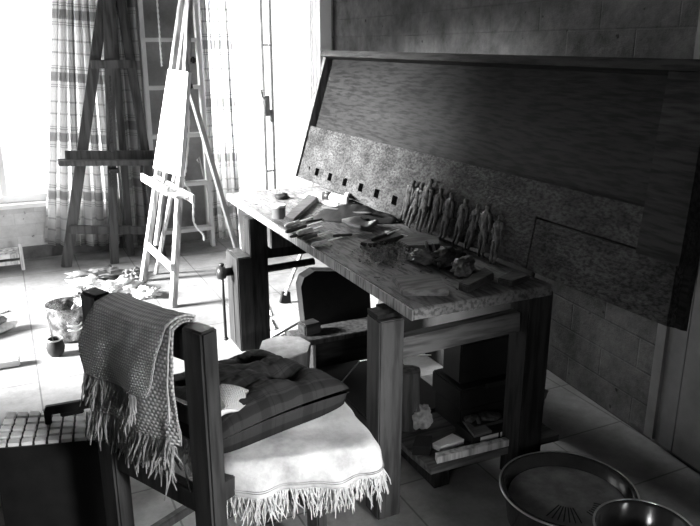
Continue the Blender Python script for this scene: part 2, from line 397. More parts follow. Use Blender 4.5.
# pale plank door on the side wall
def wl(y, off=0.0): return wx(y)-off
d3 = thing('door_3', 'pale plank door in the side wall', 'door', (wx(1.25), 1.25, 0), 0); del d3['category']; del d3['label']; d3['kind'] = 'structure'
def wallbox(bm, ya, yb, za, zb, th, off=0.0):
    prism(bm, [(wl(ya, off), ya), (wl(yb, off), yb), (wl(yb, off+th), yb), (wl(ya, off+th), ya)], za, zb)
M_door = mat('door_grey_paint', .14, .2, .6, 6, bump=.1)
bm = B(); wallbox(bm, 1.735, 1.78, .03, 2.1, .03); obj('door_frame', bm, M_door, d3)
for a, b in ((1.64, 1.725), (1.36, 1.635), (1.07, 1.35), (.80, 1.06)):
    for za, zb in (((.03, .84), (1.13, 2.05)) if b > 1.5 else ((.03, 2.05),)):
        bm = B(); wallbox(bm, a, b, za, zb, .025); obj('door_plank', bm, M_door, d3)
fg = bpy.data.materials.new('frosted_glass'); fg.use_nodes = True; nt = fg.node_tree; tl = nt.nodes.new('ShaderNodeBsdfTranslucent'); tl.inputs[0].default_value = (.6, .6, .6, 1)
nt.links.new(tl.outputs[0], nt.nodes['Material Output'].inputs[0])
bm = B(); wallbox(bm, 1.565, 1.72, .845, 1.125, .006, -.05); obj('frosted_pane', bm, fg, d3)
bm = B(); add_box(bm, (wl(1.70, .035), 1.70, .86), (.03, .04, .05), None, .004); tube(bm, [(wl(1.7, .05), 1.7, .87), (wl(1.7, .08), 1.7, .87), (wl(1.68, .08), 1.64, .87)], .008)
obj('door_lock', bm, M_black, d3)

bm = B(); span(bm, (.74, YW-.03, .0), (1.385, YW-.001, 2.5)); struct('trim_2', bm, mat('panel_grey', .22, .34, .8, 5, bump=.1))  # flat grey panel covering the wall behind the ladder
# ------------------------------------------------------------------ curtains
M_curt = uvmat('plaid_curtain_cloth', 'plaid', .92, .36, trans=.75, su=.30, sv=.42, sheer=.22)
M_curtd = uvmat('grey_plaid_curtain_cloth', 'plaid', .5, .18, trans=.35, su=.30, sv=.42)
def curtain(name, x0, x1, y, z0, z1, folds, m, label, zl=None, seed=0, lean=0.0):
    wdt = x1-x0
    def fn(a, b):
        z = z0 + (z1-z0)*b; z += (zl-z0)*(1-a)*(1-b) if zl is not None else 0
        x = x0 + lean*b*(1-a) + wdt*a + .012*math.sin(a*folds*12.6+b*3)
        yy = y - .035 + .04*math.sin(a*folds*6.283+seed+.6*math.sin(b*2.5)) + .015*math.sin(a*folds*15+b*2+seed)
        return Vector((x, yy, z))
    bm = B(); sheet(bm, fn, 120, 24, lambda a, b: (a*wdt*1.7, b*(z1-z0)+seed*.1))
    o = obj(name, bm, m, None, None, True, solidify(.003)); tag(o, label, 'curtain', 'plaid curtains of the far wall'); return o
curtain('curtain', .18, .70, YW-.07, .05, 2.45, 6, M_curt, 'pale plaid curtain hanging over the left window, behind the dark easel', .12, 1, .33)
curtain('curtain', .735, .93, YW-.10, .03, 2.45, 3, M_curtd, 'greyer plaid curtain hanging between the dark easel and the stepladder', None, 4)
curtain('curtain', 1.41, 1.66, YW-.07, -.0+.02, 2.45, 4, M_curt, 'narrow plaid curtain beside the glazed door, behind the pale easel', None, 2.5)
bm = B(); tube(bm, [(-1.5, YW-.05, 2.46), (2.5, YW-.05, 2.46)], .012)
tag(obj('curtain_rod', bm, M_black), 'thin rod above the windows carrying the plaid curtains', 'curtain rod')

# ------------------------------------------------------------------ dark easel
def P(pts, Y): return [aty(x, y, Y) for x, y in pts]
ea = thing('artist_easel', 'dark wooden studio easel standing in front of the plaid curtain', 'easel', (.6, 5.2, 0))
YE = 5.22
foot = Vector((.29, YE+.03, 0)); apx = Vector((.79, YE, 2.2))
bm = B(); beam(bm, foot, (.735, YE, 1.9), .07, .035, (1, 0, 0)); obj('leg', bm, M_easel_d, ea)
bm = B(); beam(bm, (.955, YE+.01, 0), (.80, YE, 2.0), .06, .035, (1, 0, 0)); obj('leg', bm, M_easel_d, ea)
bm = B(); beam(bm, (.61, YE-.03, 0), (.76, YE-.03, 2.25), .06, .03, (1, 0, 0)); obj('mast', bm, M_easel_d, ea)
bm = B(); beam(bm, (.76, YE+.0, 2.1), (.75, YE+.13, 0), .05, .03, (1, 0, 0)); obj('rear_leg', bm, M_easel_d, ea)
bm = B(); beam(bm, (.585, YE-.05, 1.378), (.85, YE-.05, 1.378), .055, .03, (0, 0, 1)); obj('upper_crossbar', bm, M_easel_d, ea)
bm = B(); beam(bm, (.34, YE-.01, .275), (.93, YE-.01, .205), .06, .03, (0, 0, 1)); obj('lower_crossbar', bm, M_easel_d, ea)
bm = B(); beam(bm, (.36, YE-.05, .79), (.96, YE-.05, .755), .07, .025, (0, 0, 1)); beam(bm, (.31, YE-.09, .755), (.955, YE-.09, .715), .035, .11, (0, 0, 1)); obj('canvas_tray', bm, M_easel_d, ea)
bm = B()
for k in range(26):
    p = Vector((.61, YE-.05, 0)).lerp(Vector((.76, YE-.05, 2.25)), .25+.33*k/26)
    if abs(p.z-.77) > .06: add_box(bm, p, (.014, .012, .016))
beam(bm, Vector((.61, YE-.047, 0)).lerp(Vector((.76, YE-.047, 2.25)), .25), Vector((.61, YE-.047, 0)).lerp(Vector((.76, YE-.047, 2.25)), .58), .012, .004, (1, 0, 0), 0); obj('toothed_rack', bm, M_black, ea)
for cz_, cs_ in ((.83, (.03, .04, .07)), (.67, (.06, .05, .03))):
    bm = B(); add_box(bm, (.662, YE-.06, cz_), cs_, None, .004); obj('clamp', bm, M_black, ea)

# ------------------------------------------------------------------ stepladder against the wall
la = thing('stepladder', 'white wooden stepladder leaning on the wall behind the pale easel', 'ladder', (1.16, 5.4, 0))
lad_l = (Vector((.955, 5.35, 0)), Vector((.985, 5.46, 2.35))); lad_r = (Vector((1.375, 5.35, 0)), Vector((1.36, 5.46, 2.35)))
for a, b in (lad_l, lad_r):
    bm = B(); beam(bm, a, b, .028, .06, (1, 0, 0)); obj('side_rail', bm, M_white, la)
for z in (.15, .50, .86, 1.205, 1.535, 1.87, 2.2):
    t = z/2.35; a = lad_l[0].lerp(lad_l[1], t); b = lad_r[0].lerp(lad_r[1], t)
    bm = B(); beam(bm, a, b, .028, .085, (0, 0, 1)); obj('tread', bm, M_white, la)
def rope(bm, pts, r=.005, n=60, tw=.0035):
    pts = [Vector(p) for p in pts]; out = []
    for k in range(n+1):
        t = k/n*(len(pts)-1); i = min(int(t), len(pts)-2); f = t-i
        p0 = pts[max(i-1, 0)]; p1 = pts[i]; p2 = pts[i+1]; p3 = pts[min(i+2, len(pts)-1)]
        out.append(.5*((2*p1)+(-p0+p2)*f+(2*p0-5*p1+4*p2-p3)*f*f+(-p0+3*p1-3*p2+p3)*f**3))
    for s in (0, math.pi):
        q = [p + Vector((math.cos(k*.9+s), math.sin(k*.9+s)*.6, math.sin(k*.9+s)))*tw for k, p in enumerate(out)]
        tube(bm, q, r, 5)
bm = B(); rope(bm, [aty(x, y, 5.14) for x, y in ((156, -18), (159, 25), (162, 66))], .004, 60)
tag(obj('twisted_cord', bm, M_white, smooth=True), 'thin twisted cord hanging straight down among the upper ladder treads', 'rope')
bm = B(); rope(bm, [aty(x, y, 4.62) for x, y in ((184, 90), (189, 120), (186, 168), (184, 180), (193, 198), (194, 222), (203, 234), (204, 240))], .005, 90)
rp = tag(obj('twisted_cord', bm, M_white, smooth=True), 'white twisted cord tied to the pale easel, its end hanging near the ladder foot', 'rope')
bm = B(); tube(bm, [aty(x, y, 5.33) for x, y in ((199, 163), (197, 160), (199, 157), (201, 166), (204, 178))], .006, 6)
obj('metal_hook', bm, M_steel, la, smooth=True)

# ------------------------------------------------------------------ pale easel with a white canvas
eb = thing('artist_easel', 'pale wooden easel holding a tall white canvas, turned to the window', 'easel', (.8, 4.4, 0))
APX = aty(190, -45, 4.55)
fl = atz(143, 281, 0); fr = atz(173, 307, 0); fb = atz(238, 254, 0); fm = atz(156, 274, 0)
nf = (fr-fl).cross(APX-fl).normalized(); fdir = (fr-fl).normalized()
bm = B(); beam(bm, fl, APX+(fl-fr)*.06, .05, .035, fdir, taper=.8); obj('leg', bm, M_easel_l, eb)
bm = B(); beam(bm, fr, APX+(fr-fl)*.06, .05, .035, fdir, taper=.8); obj('leg', bm, M_easel_l, eb)
bm = B(); beam(bm, fb, aty(187, 78, 4.62), .045, .03, fdir); obj('rear_leg', bm, mat('rear_leg_wood', .22, .3, .6, 10), eb)
for q in ((193, 60), (190, 86)):
    bm = B(); add_box(bm, aty(*q, 4.60), (.03, .04, .04), None, .008); obj('wing_bolt', bm, M_black, eb)
a = fl.lerp(fr, .42)+Vector((.03, .0, .30)); bm = B(); beam(bm, a, APX-Vector((0, 0, .1)), .04, .02, fdir); obj('mast', bm, M_easel_l, eb)
bm = B(); a = fm+Vector((0, 0, 0)); beam(bm, a, fl.lerp(APX, .42).lerp(fr.lerp(APX, .42), .5)+Vector((.05, 0, 0)), .03, .02, fdir); obj('strut', bm, M_easel_l, eb)
def onE(x, y, off=0.0): return atp(x, y, fl+nf*off, nf)
off = nf if nf.x < 0 else -nf
def onF(x, y, d): return atp(x, y, fl+off*d, off)
bm = B(); beam(bm, onF(148, 246, .03), onF(172, 268, .03), .05, .02, (0, 0, 1)); obj('lower_crossbar', bm, M_easel_l, eb)
ta, tb = onF(142, 177, .09), onF(168, 192, .09)
bm = B(); beam(bm, ta, tb, .05, .02, (0, 0, 1)); mdl = (ta+tb)/2
beam(bm, ta-off*.05+Vector((0, 0, .0)), tb-off*.05+(tb-ta)*.25, .015, .10, (0, 0, 1)); beam(bm, ta-off*.09+(tb-ta)*.1, tb-off*.09+(tb-ta)*.35, .05, .018, (0, 0, 1))
obj('canvas_tray', bm, M_easel_l, eb)
bm = B(); c1, c2, c3, c4 = onF(153, 168, .045), onF(180, 176.5, .045), onF(188, 72, .045), onF(168, 69, .045)
vv = []
for p in (c1, c2, c3, c4): vv.append((bm.verts.new(p), bm.verts.new(p-off*.022)))
bm.faces.new([v[0] for v in vv]); bm.faces.new([v[1] for v in vv][::-1])
for i in range(4): bm.faces.new((vv[i][0], vv[(i+1) % 4][0], vv[(i+1) % 4][1], vv[i][1]))
tag(obj('blank_canvas', bm, mat('white_canvas', .82, .86, .8, 20, bump=.1)), 'tall narrow white canvas resting on the pale easel', 'canvas')

# ------------------------------------------------------------------ low rack at the left edge, floor clutter
rk = thing('low_bench', 'low pale wooden bench cut off by the left edge, below the window', 'bench', (-.15, 5.3, 0))
ra = aty(21, 252, 5.36); 
bm = B(); span(bm, (-.55, 5.30, .09), (.0, 5.40, .12), .003); span(bm, (-.55, 5.42, .09), (.0, 5.5, .12), .003); obj('seat_slat', bm, M_easel_l, rk)
bm = B(); span(bm, (-.55, 5.30, .045), (.0, 5.32, .07)); obj('rail', bm, M_easel_l, rk)
for xx in (-.52, .015):
    bm = B(); span(bm, (xx-.012, 5.29, 0), (xx+.012, 5.33, .19), .003); obj('leg', bm, M_easel_l, rk)

pot = thing('metal_pot', 'dented steel pot with wire handles on the sunlit floor', 'pot', (.19, 3.88, 0))
bm = B(); lathe(bm, (.19, 3.88, 0), [(0, .002), (.09, .002), (.098, .012), (.10, .18), (.105, .19), (.103, .194), (.097, .188), (.094, .02), (0, .012)], 40)
obj('pot_body', bm, mat('dented_steel', .12, .55, .25, 14, metal=.8, bump=.6, contrast=(.42, .58)), pot, smooth=True)
for s in (.125, .10):
    bm = B(); a0 = R(-75)
    pts = [(.19+math.cos(a0+t)*(.104+.028*math.sin((t+.35)/.7*math.pi)), 3.88+math.sin(a0+t)*(.104+.028*math.sin((t+.35)/.7*math.pi)), s-.02) for t in [-.35+.7*k/12 for k in range(13)]]
    tube(bm, pts, .004, 8); obj('handle', bm, M_steel, pot, smooth=True)
bm = B(); tube(bm, [(.20, 3.80, .165), (.24, 3.86, .20), (.31, 3.93, .235)], .005, 8); tube(bm, [(.215, 3.79, .155), (.26, 3.86, .19), (.32, 3.92, .22)], .004, 8)
tag(obj('kitchen_tongs', bm, M_steel, smooth=True), 'thin metal tongs leaning inside the steel pot', 'tongs')
mt = thing('gourd_cup', 'small dark gourd cup with a metal straw, in front of the steel pot', 'cup', (.108, 3.66, 0))
bm = B(); lathe(bm, (.108, 3.66, 0), [(0, 0), (.028, 0), (.04, .02), (.045, .045), (.038, .075), (.034, .09), (.03, .09), (.032, .07), (0, .06)], 28); obj('gourd', bm, M_leather, mt, smooth=True)
bm = B(); tube(bm, [(.105, 3.67, .05), (.088, 3.68, .19), (.078, 3.68, .205)], .003, 8); obj('straw', bm, M_steel, mt, smooth=True)
bm = B(); tube(bm, [(.108+.036*math.cos(k/20*6.283), 3.66+.036*math.sin(k/20*6.283), .088) for k in range(21)], .004, 6); obj('rim', bm, M_steel, mt, smooth=True)

p = atz(10, 332, 0); sh = thing('slipper', 'pale sole dark slipper lying on the floor at the left edge', 'shoe', (p.x, p.y, 0))
bm = B(); blob(bm, p+Vector((-.06, .0, .025)), (.13, .045, .022), .06, 2, 3, 3, -.02, R(40)); obj('sole', bm, M_rag, sh)
bm = B(); blob(bm, p+Vector((-.085, .03, .055)), (.09, .045, .035), .1, 2, 4, 3, -.03, R(40)); obj('upper', bm, M_ragd, sh)
p = atz(8, 366, 0); bm = B(); add_box(bm, p+Vector((-.03, 0, .02)), (.17, .06, .04), R(0), .006)
tag(obj('small_carton', bm, M_paper), 'small pale carton on the floor, between slipper and crate', 'box')
p = atz(2, 310, 0); bm = B(); add_box(bm, p+Vector((-.03, .0, .005)), (.06, .14, .01), R(30), .002)
tag(obj('paper_scrap', bm, M_paper), 'flat pale scrap of paper above the slipper at the left edge', 'paper')
# crumpled rags beside the easel
rags = [((95, 278), (.16, .10, .035), 'dark crumpled rag, the one nearest to the dark easel', 1), ((132, 277), (.10, .07, .03), 'grey crumpled rag lying at the foot of the pale easel', 1), ((88, 287), (.12, .08, .04), 'pale crumpled rag between the steel pot and the dark easel', 0),
        ((118, 292), (.15, .09, .045), 'large pale crumpled rag in the middle of the rag heap', 0), ((146, 296), (.09, .07, .035), 'spotted rag at the right end of the heap', 0), ((82, 297), (.06, .05, .03), 'small dark rag right behind the steel pot', 1)]
for k, (q, s, lab, dk) in enumerate(rags):
    p = atz(*q, 0); bm = B(); blob(bm, p+Vector((0, 0, s[2]*.45)), (s[0]*.85, s[1]*.85, s[2]), .55, 2.6, k+1, 4, -s[2]*.45, k*1.3)
    tag(obj('crumpled_rag', bm, M_ragd if dk else M_rag), lab, 'rag', 'rags heaped on the floor by the easels')

# black slatted crate with its open handle
cr_rot = R(-13)
cb = thing('plastic_crate', 'black crate with a slatted metal lid, left of the chair', 'crate', (0, 2.15, 0), 0)
q1, q2, q3, q4 = atz(-8, 446, .4), atz(112, 436, .4), atz(110, 408, .4), atz(6, 411, .4)
bm = B(); prism(bm, [(q[0], q[1]) for q in (q1, q2, q3, q4)], 0, .385); obj('crate_body', bm, M_blackplastic, cb)
M_lid = mat('lid_slats', .8, .9, .35, 20, bump=.1)
nu, nv = 9, 5
bm = B()
for i in range(nu):
    for j in range(nv):
        def pt(u, v): return (q1.lerp(q2, u)).lerp(q4.lerp(q3, u), v)
        u0, u1, v0, v1 = (i+.12)/nu, (i+.90)/nu, (j+.14)/nv, (j+.80)/nv
        poly = [pt(u0, v0), pt(u1, v0), pt(u1, v1), pt(u0, v1)]; prism(bm, [(a.x, a.y) for a in poly], .386, .40)
obj('slatted_lid', bm, M_lid, cb)
bm = B(); prism(bm, [(q[0], q[1]) for q in (q1, q2, q3, q4)], .3852, .389)
obj('lid_frame', bm, M_blackplastic, cb)
ha, hb = atz(47, 424, .4), atz(88, 416, .4)
bm = B(); beam(bm, ha+Vector((0, 0, .045)), hb+Vector((.03, -.005, .045)), .028, .02, (0, 0, 1)); beam(bm, ha+Vector((0.005, 0, 0)), ha+Vector((.005, 0, .05)), .02, .02)
beam(bm, ha+Vector((.04, 0, .024)), hb+Vector((-.01, 0, .024)), .016, .018, (0, 0, 1)); beam(bm, hb+Vector((.02, 0, 0)), hb+Vector((.02, 0, .05)), .02, .02)
obj('handle', bm, M_blackplastic, cb)
p = atz(4, 500, .0); bm = B(); blob(bm, (p.x-.05, p.y+.05, .05), (.07, .12, .05), .3, 2, 9, 3, -.045)
tag(obj('crumpled_rag', bm, M_rag), 'pale bundle on the floor left of the black crate', 'rag')

# ------------------------------------------------------------------ workbench
tb_ = thing('workbench', 'heavy wooden carpenter bench with a leg vise, strewn with carving tools', 'workbench', (1.3, 2.7, 0))
TX0, TX1, TY0, TY1, TZ = 1.035, 1.56, 1.725, 3.66, .75
bm = B(); span(bm, (TX0, TY0, TZ-.036), (TX1, TY1, TZ), .003)
for v in bm.verts:
    if v.co.y < TY0+.01 and v.co.x > 1.3: v.co.y += .0
ttop = obj('tabletop', bm, M_bench_top, tb_)
bm = B(); span(bm, (TX0-.006, TY0, TZ-.036), (TX0-.0005, TY1, TZ-.001)); obj('edge_strip', bm, M_bench_edge, tb_)
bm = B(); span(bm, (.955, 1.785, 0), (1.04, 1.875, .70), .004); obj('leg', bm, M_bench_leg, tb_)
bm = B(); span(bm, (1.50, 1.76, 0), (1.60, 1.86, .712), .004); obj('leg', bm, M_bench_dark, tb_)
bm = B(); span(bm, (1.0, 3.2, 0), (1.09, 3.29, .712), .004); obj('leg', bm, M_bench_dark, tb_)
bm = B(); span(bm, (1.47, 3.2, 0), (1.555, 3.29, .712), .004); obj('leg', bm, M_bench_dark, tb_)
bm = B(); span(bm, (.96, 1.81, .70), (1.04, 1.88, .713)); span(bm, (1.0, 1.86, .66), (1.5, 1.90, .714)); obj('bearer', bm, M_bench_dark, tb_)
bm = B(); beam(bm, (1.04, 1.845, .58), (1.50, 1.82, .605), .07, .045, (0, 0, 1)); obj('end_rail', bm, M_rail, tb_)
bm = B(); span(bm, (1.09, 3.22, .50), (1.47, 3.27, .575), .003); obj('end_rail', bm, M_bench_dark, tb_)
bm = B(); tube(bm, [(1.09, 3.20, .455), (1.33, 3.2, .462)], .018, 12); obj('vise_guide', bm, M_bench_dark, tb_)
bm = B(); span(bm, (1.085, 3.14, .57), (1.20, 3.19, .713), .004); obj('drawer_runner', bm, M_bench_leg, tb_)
bm = B(); span(bm, (.955, 1.905, .18), (1.04, 3.18, .25), .003); obj('long_stretcher', bm, M_bench_dark, tb_) if False else bm.free()
# leg vise
bm = B(); span(bm, (.925, 3.17, .055), (.998, 3.36, .535), .005); vj = obj('vise_jaw', bm, woodmat('vise_wood', .018, .045, 'z', .65, 6, .5, 50, .1), tb_)
bm = B(); rmx = Matrix.Rotation(R(-90), 3, 'Y')
lathe(bm, (.924, 3.265, .445), [(0, 0), (.02, 0), (.02, .03), (.03, .035), (.034, .05), (.03, .07), (0, .075)], 24, rmx); obj('screw_head', bm, M_black, vj, smooth=True)
bm = B(); tube(bm, [(.875, 3.265, .485), (.878, 3.265, .10)], .0075, 10); blob(bm, (.878, 3.265, .10), (.013, .013, .01), 0, 1, 0, 2); blob(bm, (.875, 3.265, .485), (.013, .013, .01), 0, 1, 0, 2); obj('handle', bm, M_black, vj, smooth=True)

# leaning board: frame, recessed upper panel and thick lower plank with square holes
BL, BR, TL, TR = Vector((1.53, 3.95, .762)), Vector((1.56, 1.25, .770)), Vector((1.75, 3.97, 1.462)), atx(719, 63, 1.76)
Nb = (BR-BL).cross(TL-BL).normalized()
if Nb.x > 0: Nb = -Nb           # faces the room
def bp_(u, v, d=0.0): return BL.lerp(BR, u).lerp(TL.lerp(TR, u), v) + Nb*d
def uvof(x, y, d=0.0):
    p = atp(x, y, BL+Nb*d, Nb); e1 = (BR-BL); e2 = (TL-BL)
    # solve approx in the plane
    a11, a12, a22 = e1.dot(e1), e1.dot(e2), e2.dot(e2); q = p-Nb*d-BL; b1, b2 = q.dot(e1), q.dot(e2); D = a11*a22-a12*a12
    return (b1*a22-b2*a12)/D, (b2*a11-b1*a12)/D
def slab(bm, us, vs_, d0, d1, holes=()):
    """slab on the board between depths d0 (back) and d1 (front) with rectangular holes"""
    U = sorted({us[0], us[1], *[h[0] for h in holes], *[h[1] for h in holes]}); V = sorted({vs_[0], vs_[1], *[h[2] for h in holes], *[h[3] for h in holes]})
    U = sorted(set(U)); key = {}
    def vert(i, j, s):
        k = (i, j, s)
        if k not in key: key[k] = bm.verts.new(bp_(U[i], V[j], d1 if s else d0))
        return key[k]
    def solid(i, j):
        if i < 0 or j < 0 or i >= len(U)-1 or j >= len(V)-1: return False
        cu, cv = (U[i]+U[i+1])/2, (V[j]+V[j+1])/2
        return not any(h[0] < cu < h[1] and h[2] < cv < h[3] for h in holes)
    for i in range(len(U)-1):
        for j in range(len(V)-1):
            if not solid(i, j): continue
            bm.faces.new((vert(i, j, 1), vert(i+1, j, 1), vert(i+1, j+1, 1), vert(i, j+1, 1)))
            bm.faces.new((vert(i, j, 0), vert(i, j+1, 0), vert(i+1, j+1, 0), vert(i+1, j, 0)))
            if not solid(i-1, j): bm.faces.new((vert(i, j, 0), vert(i, j, 1), vert(i, j+1, 1), vert(i, j+1, 0)))
            if not solid(i+1, j): bm.faces.new((vert(i+1, j, 0), vert(i+1, j+1, 0), vert(i+1, j+1, 1), vert(i+1, j, 1)))
            if not solid(i, j-1): bm.faces.new((vert(i, j, 0), vert(i+1, j, 0), vert(i+1, j, 1), vert(i, j, 1)))
            if not solid(i, j+1): bm.faces.new((vert(i, j+1, 0), vert(i, j+1, 1), vert(i+1, j+1, 1), vert(i+1, j+1, 0)))
bt = thing('leaning_board', 'large framed wooden board leaning behind the bench, square holes along its foot', 'board', (1.6, 2.6, .75))
vg = uvof(400, 146)[1]; print('groove v', vg, uvof(655, 205), uvof(312, 120), uvof(541, 217), uvof(690, 265))
hs = []
for (hx, hy) in ((317, 172), (330, 177), (345, 182), (361, 187.5), (377, 193.5), (395, 200.5)):
    u, v = uvof(hx, hy); hs.append((u-.0085, u+.0085, v-.028, v+.028))
u, v = uvof(309.5, 168); hs.append((u-.003, u+.003, v-.012, v+.012))
FR = .925
su_, v2 = uvof(541, 217)
bm = B(); slab(bm, (.016, 1.0), (0, vg-.004), -.03, 0.0, hs+[(su_, 1.0, 0, v2)]); obj('lower_plank', bm, M_board, bt)
bm = B(); slab(bm, (su_+.004, .993), (.0, v2-.008), -.03, 0.004); obj('lower_plank', bm, M_board, bt)
bm = B(); slab(bm, (.0, 1), (-.0, 1.0), -.06, -.034); obj('back_panel', bm, M_board2, bt)
bm = B(); slab(bm, (0, 1.0), (.955, 1.0), -.033, .03); obj('top_rail', bm, M_frame, bt)
bm = B(); slab(bm, (0, .014), (0, .953), -.033, .012); obj('side_rail', bm, woodmat('pale_rail_wood', .10, .22, 'z', .6, 6, .5, 60, .12), bt)  # left rail in a paler tone than the rest of the frame
bm = B(); slab(bm, (.945, 1.0), (v2-.02, .953), -.033, .02) ; obj('side_rail', bm, M_frame, bt)

# carved figurines leaning on the board
feet = [(401, 222), (407, 227), (417, 231), (429, 234), (441, 241), (454, 246), (466, 250), (480, 257), (492, 264)]
heads = [(417, 178), (426.5, 180), (435.5, 176), (446, 186), (456.5, 190), (471, 196), (483, 202), (493, 202), (505.5, 212)]
who = ['carved figurine standing first, next to the last square hole', 'slim carved figurine standing second from the square holes', 'tallest carved figurine, third in the row from the square holes',
       'dark carved figurine standing fourth in the row from the square holes', 'carved figurine at the very middle of the row of nine', 'carved figurine standing fourth from the open end of the row',
       'carved figurine with joined legs, third from the open end of the row', 'wide shouldered carved figurine, last but one in the row', 'carved figurine closing the row at the dark end of the bench']
for k, (f, h) in enumerate(zip(feet, heads)):
    base = atz(f[0], f[1], .752); rnd = random.Random(k*5+2)
    up = uvof(*h, .030); top = bp_(up[0], up[1], .030)
    ax = (top-base); Hh = ax.length; ax.normalize(); sd_ = (Vector((0, -1, 0)) - ax*Vector((0, -1, 0)).dot(ax)).normalized(); fw = ax.cross(sd_)
    def q(h_, s=0.0, f_=0.0): return base + ax*(h_*Hh) + sd_*s*Hh + fw*f_*Hh
    wd = 1+.15*rnd.uniform(-1, 1)
    bm = B(); chains = []
    hw = .075*wd
    ids = {}
    def vtx(key, p, r_): ids[key] = (bm.verts.new(p), r_*Hh)
    vtx('pel', q(.50), .062*wd); vtx('bel', q(.60), .052*wd); vtx('che', q(.70), .072*wd); vtx('nk0', q(.80), .045); vtx('nk', q(.84), .030); vtx('hd', q(.90), .047); vtx('hd2', q(.96), .038)
    E = [('pel', 'bel'), ('bel', 'che'), ('che', 'nk0'), ('nk0', 'nk'), ('nk', 'hd'), ('hd', 'hd2')]
    for s, t in ((-1, 'l'), (1, 'r')):
        b_ = rnd.uniform(-.02, .02)
        vtx('th'+t, q(.42, s*.055), .042); vtx('kn'+t, q(.24, s*.06, b_), .030); vtx('ca'+t, q(.14, s*.062), .028); vtx('an'+t, q(.03, s*.06), .018); vtx('to'+t, q(.008, s*.065, .045), .016)
        vtx('sh'+t, q(.775, s*.10*wd), .034); vtx('el'+t, q(.60, s*.125*wd, b_), .026); vtx('ha'+t, q(.47, s*.105*wd, .03), .022)
        E += [('pel', 'th'+t), ('th'+t, 'kn'+t), ('kn'+t, 'ca'+t), ('ca'+t, 'an'+t), ('an'+t, 'to'+t), ('nk0', 'sh'+t), ('sh'+t, 'el'+t), ('el'+t, 'ha'+t)]
    keys = list(ids); order = {kk: i for i, kk in enumerate(keys)}
    for a, b in E: bm.edges.new((ids[a][0], ids[b][0]))
    rr = [ids[kk][1]*1.28 for kk in keys]
    me = bpy.data.meshes.new('carved_figurine'); bm.to_mesh(me); bm.free()
    o = bpy.data.objects.new('carved_figurine', me); C.objects.link(o); me.transform(Matrix.Translation(base).inverted()); o.location = base
    me.materials.append(M_carved)
    sk = o.modifiers.new('body', 'SKIN')
    for i, sv in enumerate(me.skin_vertices[0].data): sv.radius = (rr[i], rr[i]*.9); sv.use_root = (i == 0)
    sk.use_smooth_shade = True
    sb = o.modifiers.new('smooth', 'SUBSURF'); sb.levels = 2; sb.render_levels = 2
    tx = bpy.data.textures.get('carving') or bpy.data.textures.new('carving', 'CLOUDS'); tx.noise_scale = .012
    dp = o.modifiers.new('carving', 'DISPLACE'); dp.texture = tx; dp.strength = .006; dp.texture_coords = 'LOCAL'
    tag(o, who[k], 'figurine', 'row of carved figurines')

# ------------------------------------------------------------------ things on the bench top
Z = TZ
M_tin = mat('tin_can', .10, .2, .4, 10, bump=.05)
p = atz(279, 218, Z); cn = thing('round_tin', 'small round dark tin with a pale lid at the bench end', 'tin', p)
bm = B(); lathe(bm, p, [(0, 0), (.029, 0), (.03, .003), (.03, .048), (.028, .05), (0, .05)], 32); obj('tin_body', bm, M_tin, cn, smooth=False)
bm = B(); lathe(bm, p, [(0, .051), (.032, .051), (.033, .055), (.032, .062), (0, .062)], 32); obj('lid', bm, M_white, cn)
def tool(x0, y0, x1, y1, label, r=.009, blade=.5, z=.012, name='wood_chisel', mh=None, mb=None, group='carving tools on the bench'):
    a, b = atz(x0, y0, Z+z), atz(x1, y1, Z+z); m_ = a.lerp(b, 1-blade)
    t = thing(name, label, 'chisel', (a.x, a.y, Z), 0, group)
    d = (b-a)
    bm = B(); tube(bm, [a, a+d*.04*(1), a.lerp(m_, .3), a.lerp(m_, .65), a.lerp(m_, .92), m_], [r*.6, r*1.0, r*1.15, r*.85, r*1.0, r*.6], 12); obj('handle', bm, mh or M_block, t, smooth=True)
    bm = B(); beam(bm, m_-d*.02, b, .011, .003, d.cross(Vector((0, 0, 1))), .0006); obj('blade', bm, mb or M_steel, t)
M_hl = woodmat('pale_handle_wood', .5, .65, 'x', .4, 6, .1, 40, .2)
tool(285, 226, 313, 217, 'pale handled chisel, the one nearest to the round tin', .008, .5, .01, mh=M_hl)
tool(286, 232, 322, 221, 'long chisel lying just past the round tin', .008, .45, .012, mh=M_blockd)
tool(297, 234, 322, 226, 'stout chisel in the middle of the row by the bench edge', .011, .4, .012, mh=M_hl)
tool(303, 239, 330, 231, 'short dark chisel lying across the middle of the row', .008, .5, .01, mh=M_blockd)
tool(312, 245, 342, 237, 'flat chisel with a pale edge, last of the row by the bench edge', .008, .5, .012, mh=M_hl)
tool(290, 237, 318, 230, 'slim dark chisel half hidden between its paler neighbours', .006, .5, .006, mh=M_blockd)
tool(306, 222, 338, 217, 'thin dark carving tool pointing at the dark roll', .006, .5, .008, mh=M_blockd)
tool(333, 236, 372, 233, 'thin gouge between the leather pad and the bench edge', .006, .5, .008, mh=M_blockd)
def flatblock(pts, h, m, label, name='wood_block', cat='wood block', z=Z, bev=.003, group=None, top=None):
    P_ = [atz(x, y, z) for x, y in pts]; bm = B(); prism(bm, [(p.x, p.y) for p in P_], z, z+h)
    if bev: bmesh.ops.bevel(bm, geom=list(bm.edges), offset=bev, segments=2, affect='EDGES', clamp_overlap=True)
    return tag(obj(name, bm, m), label, cat, group)
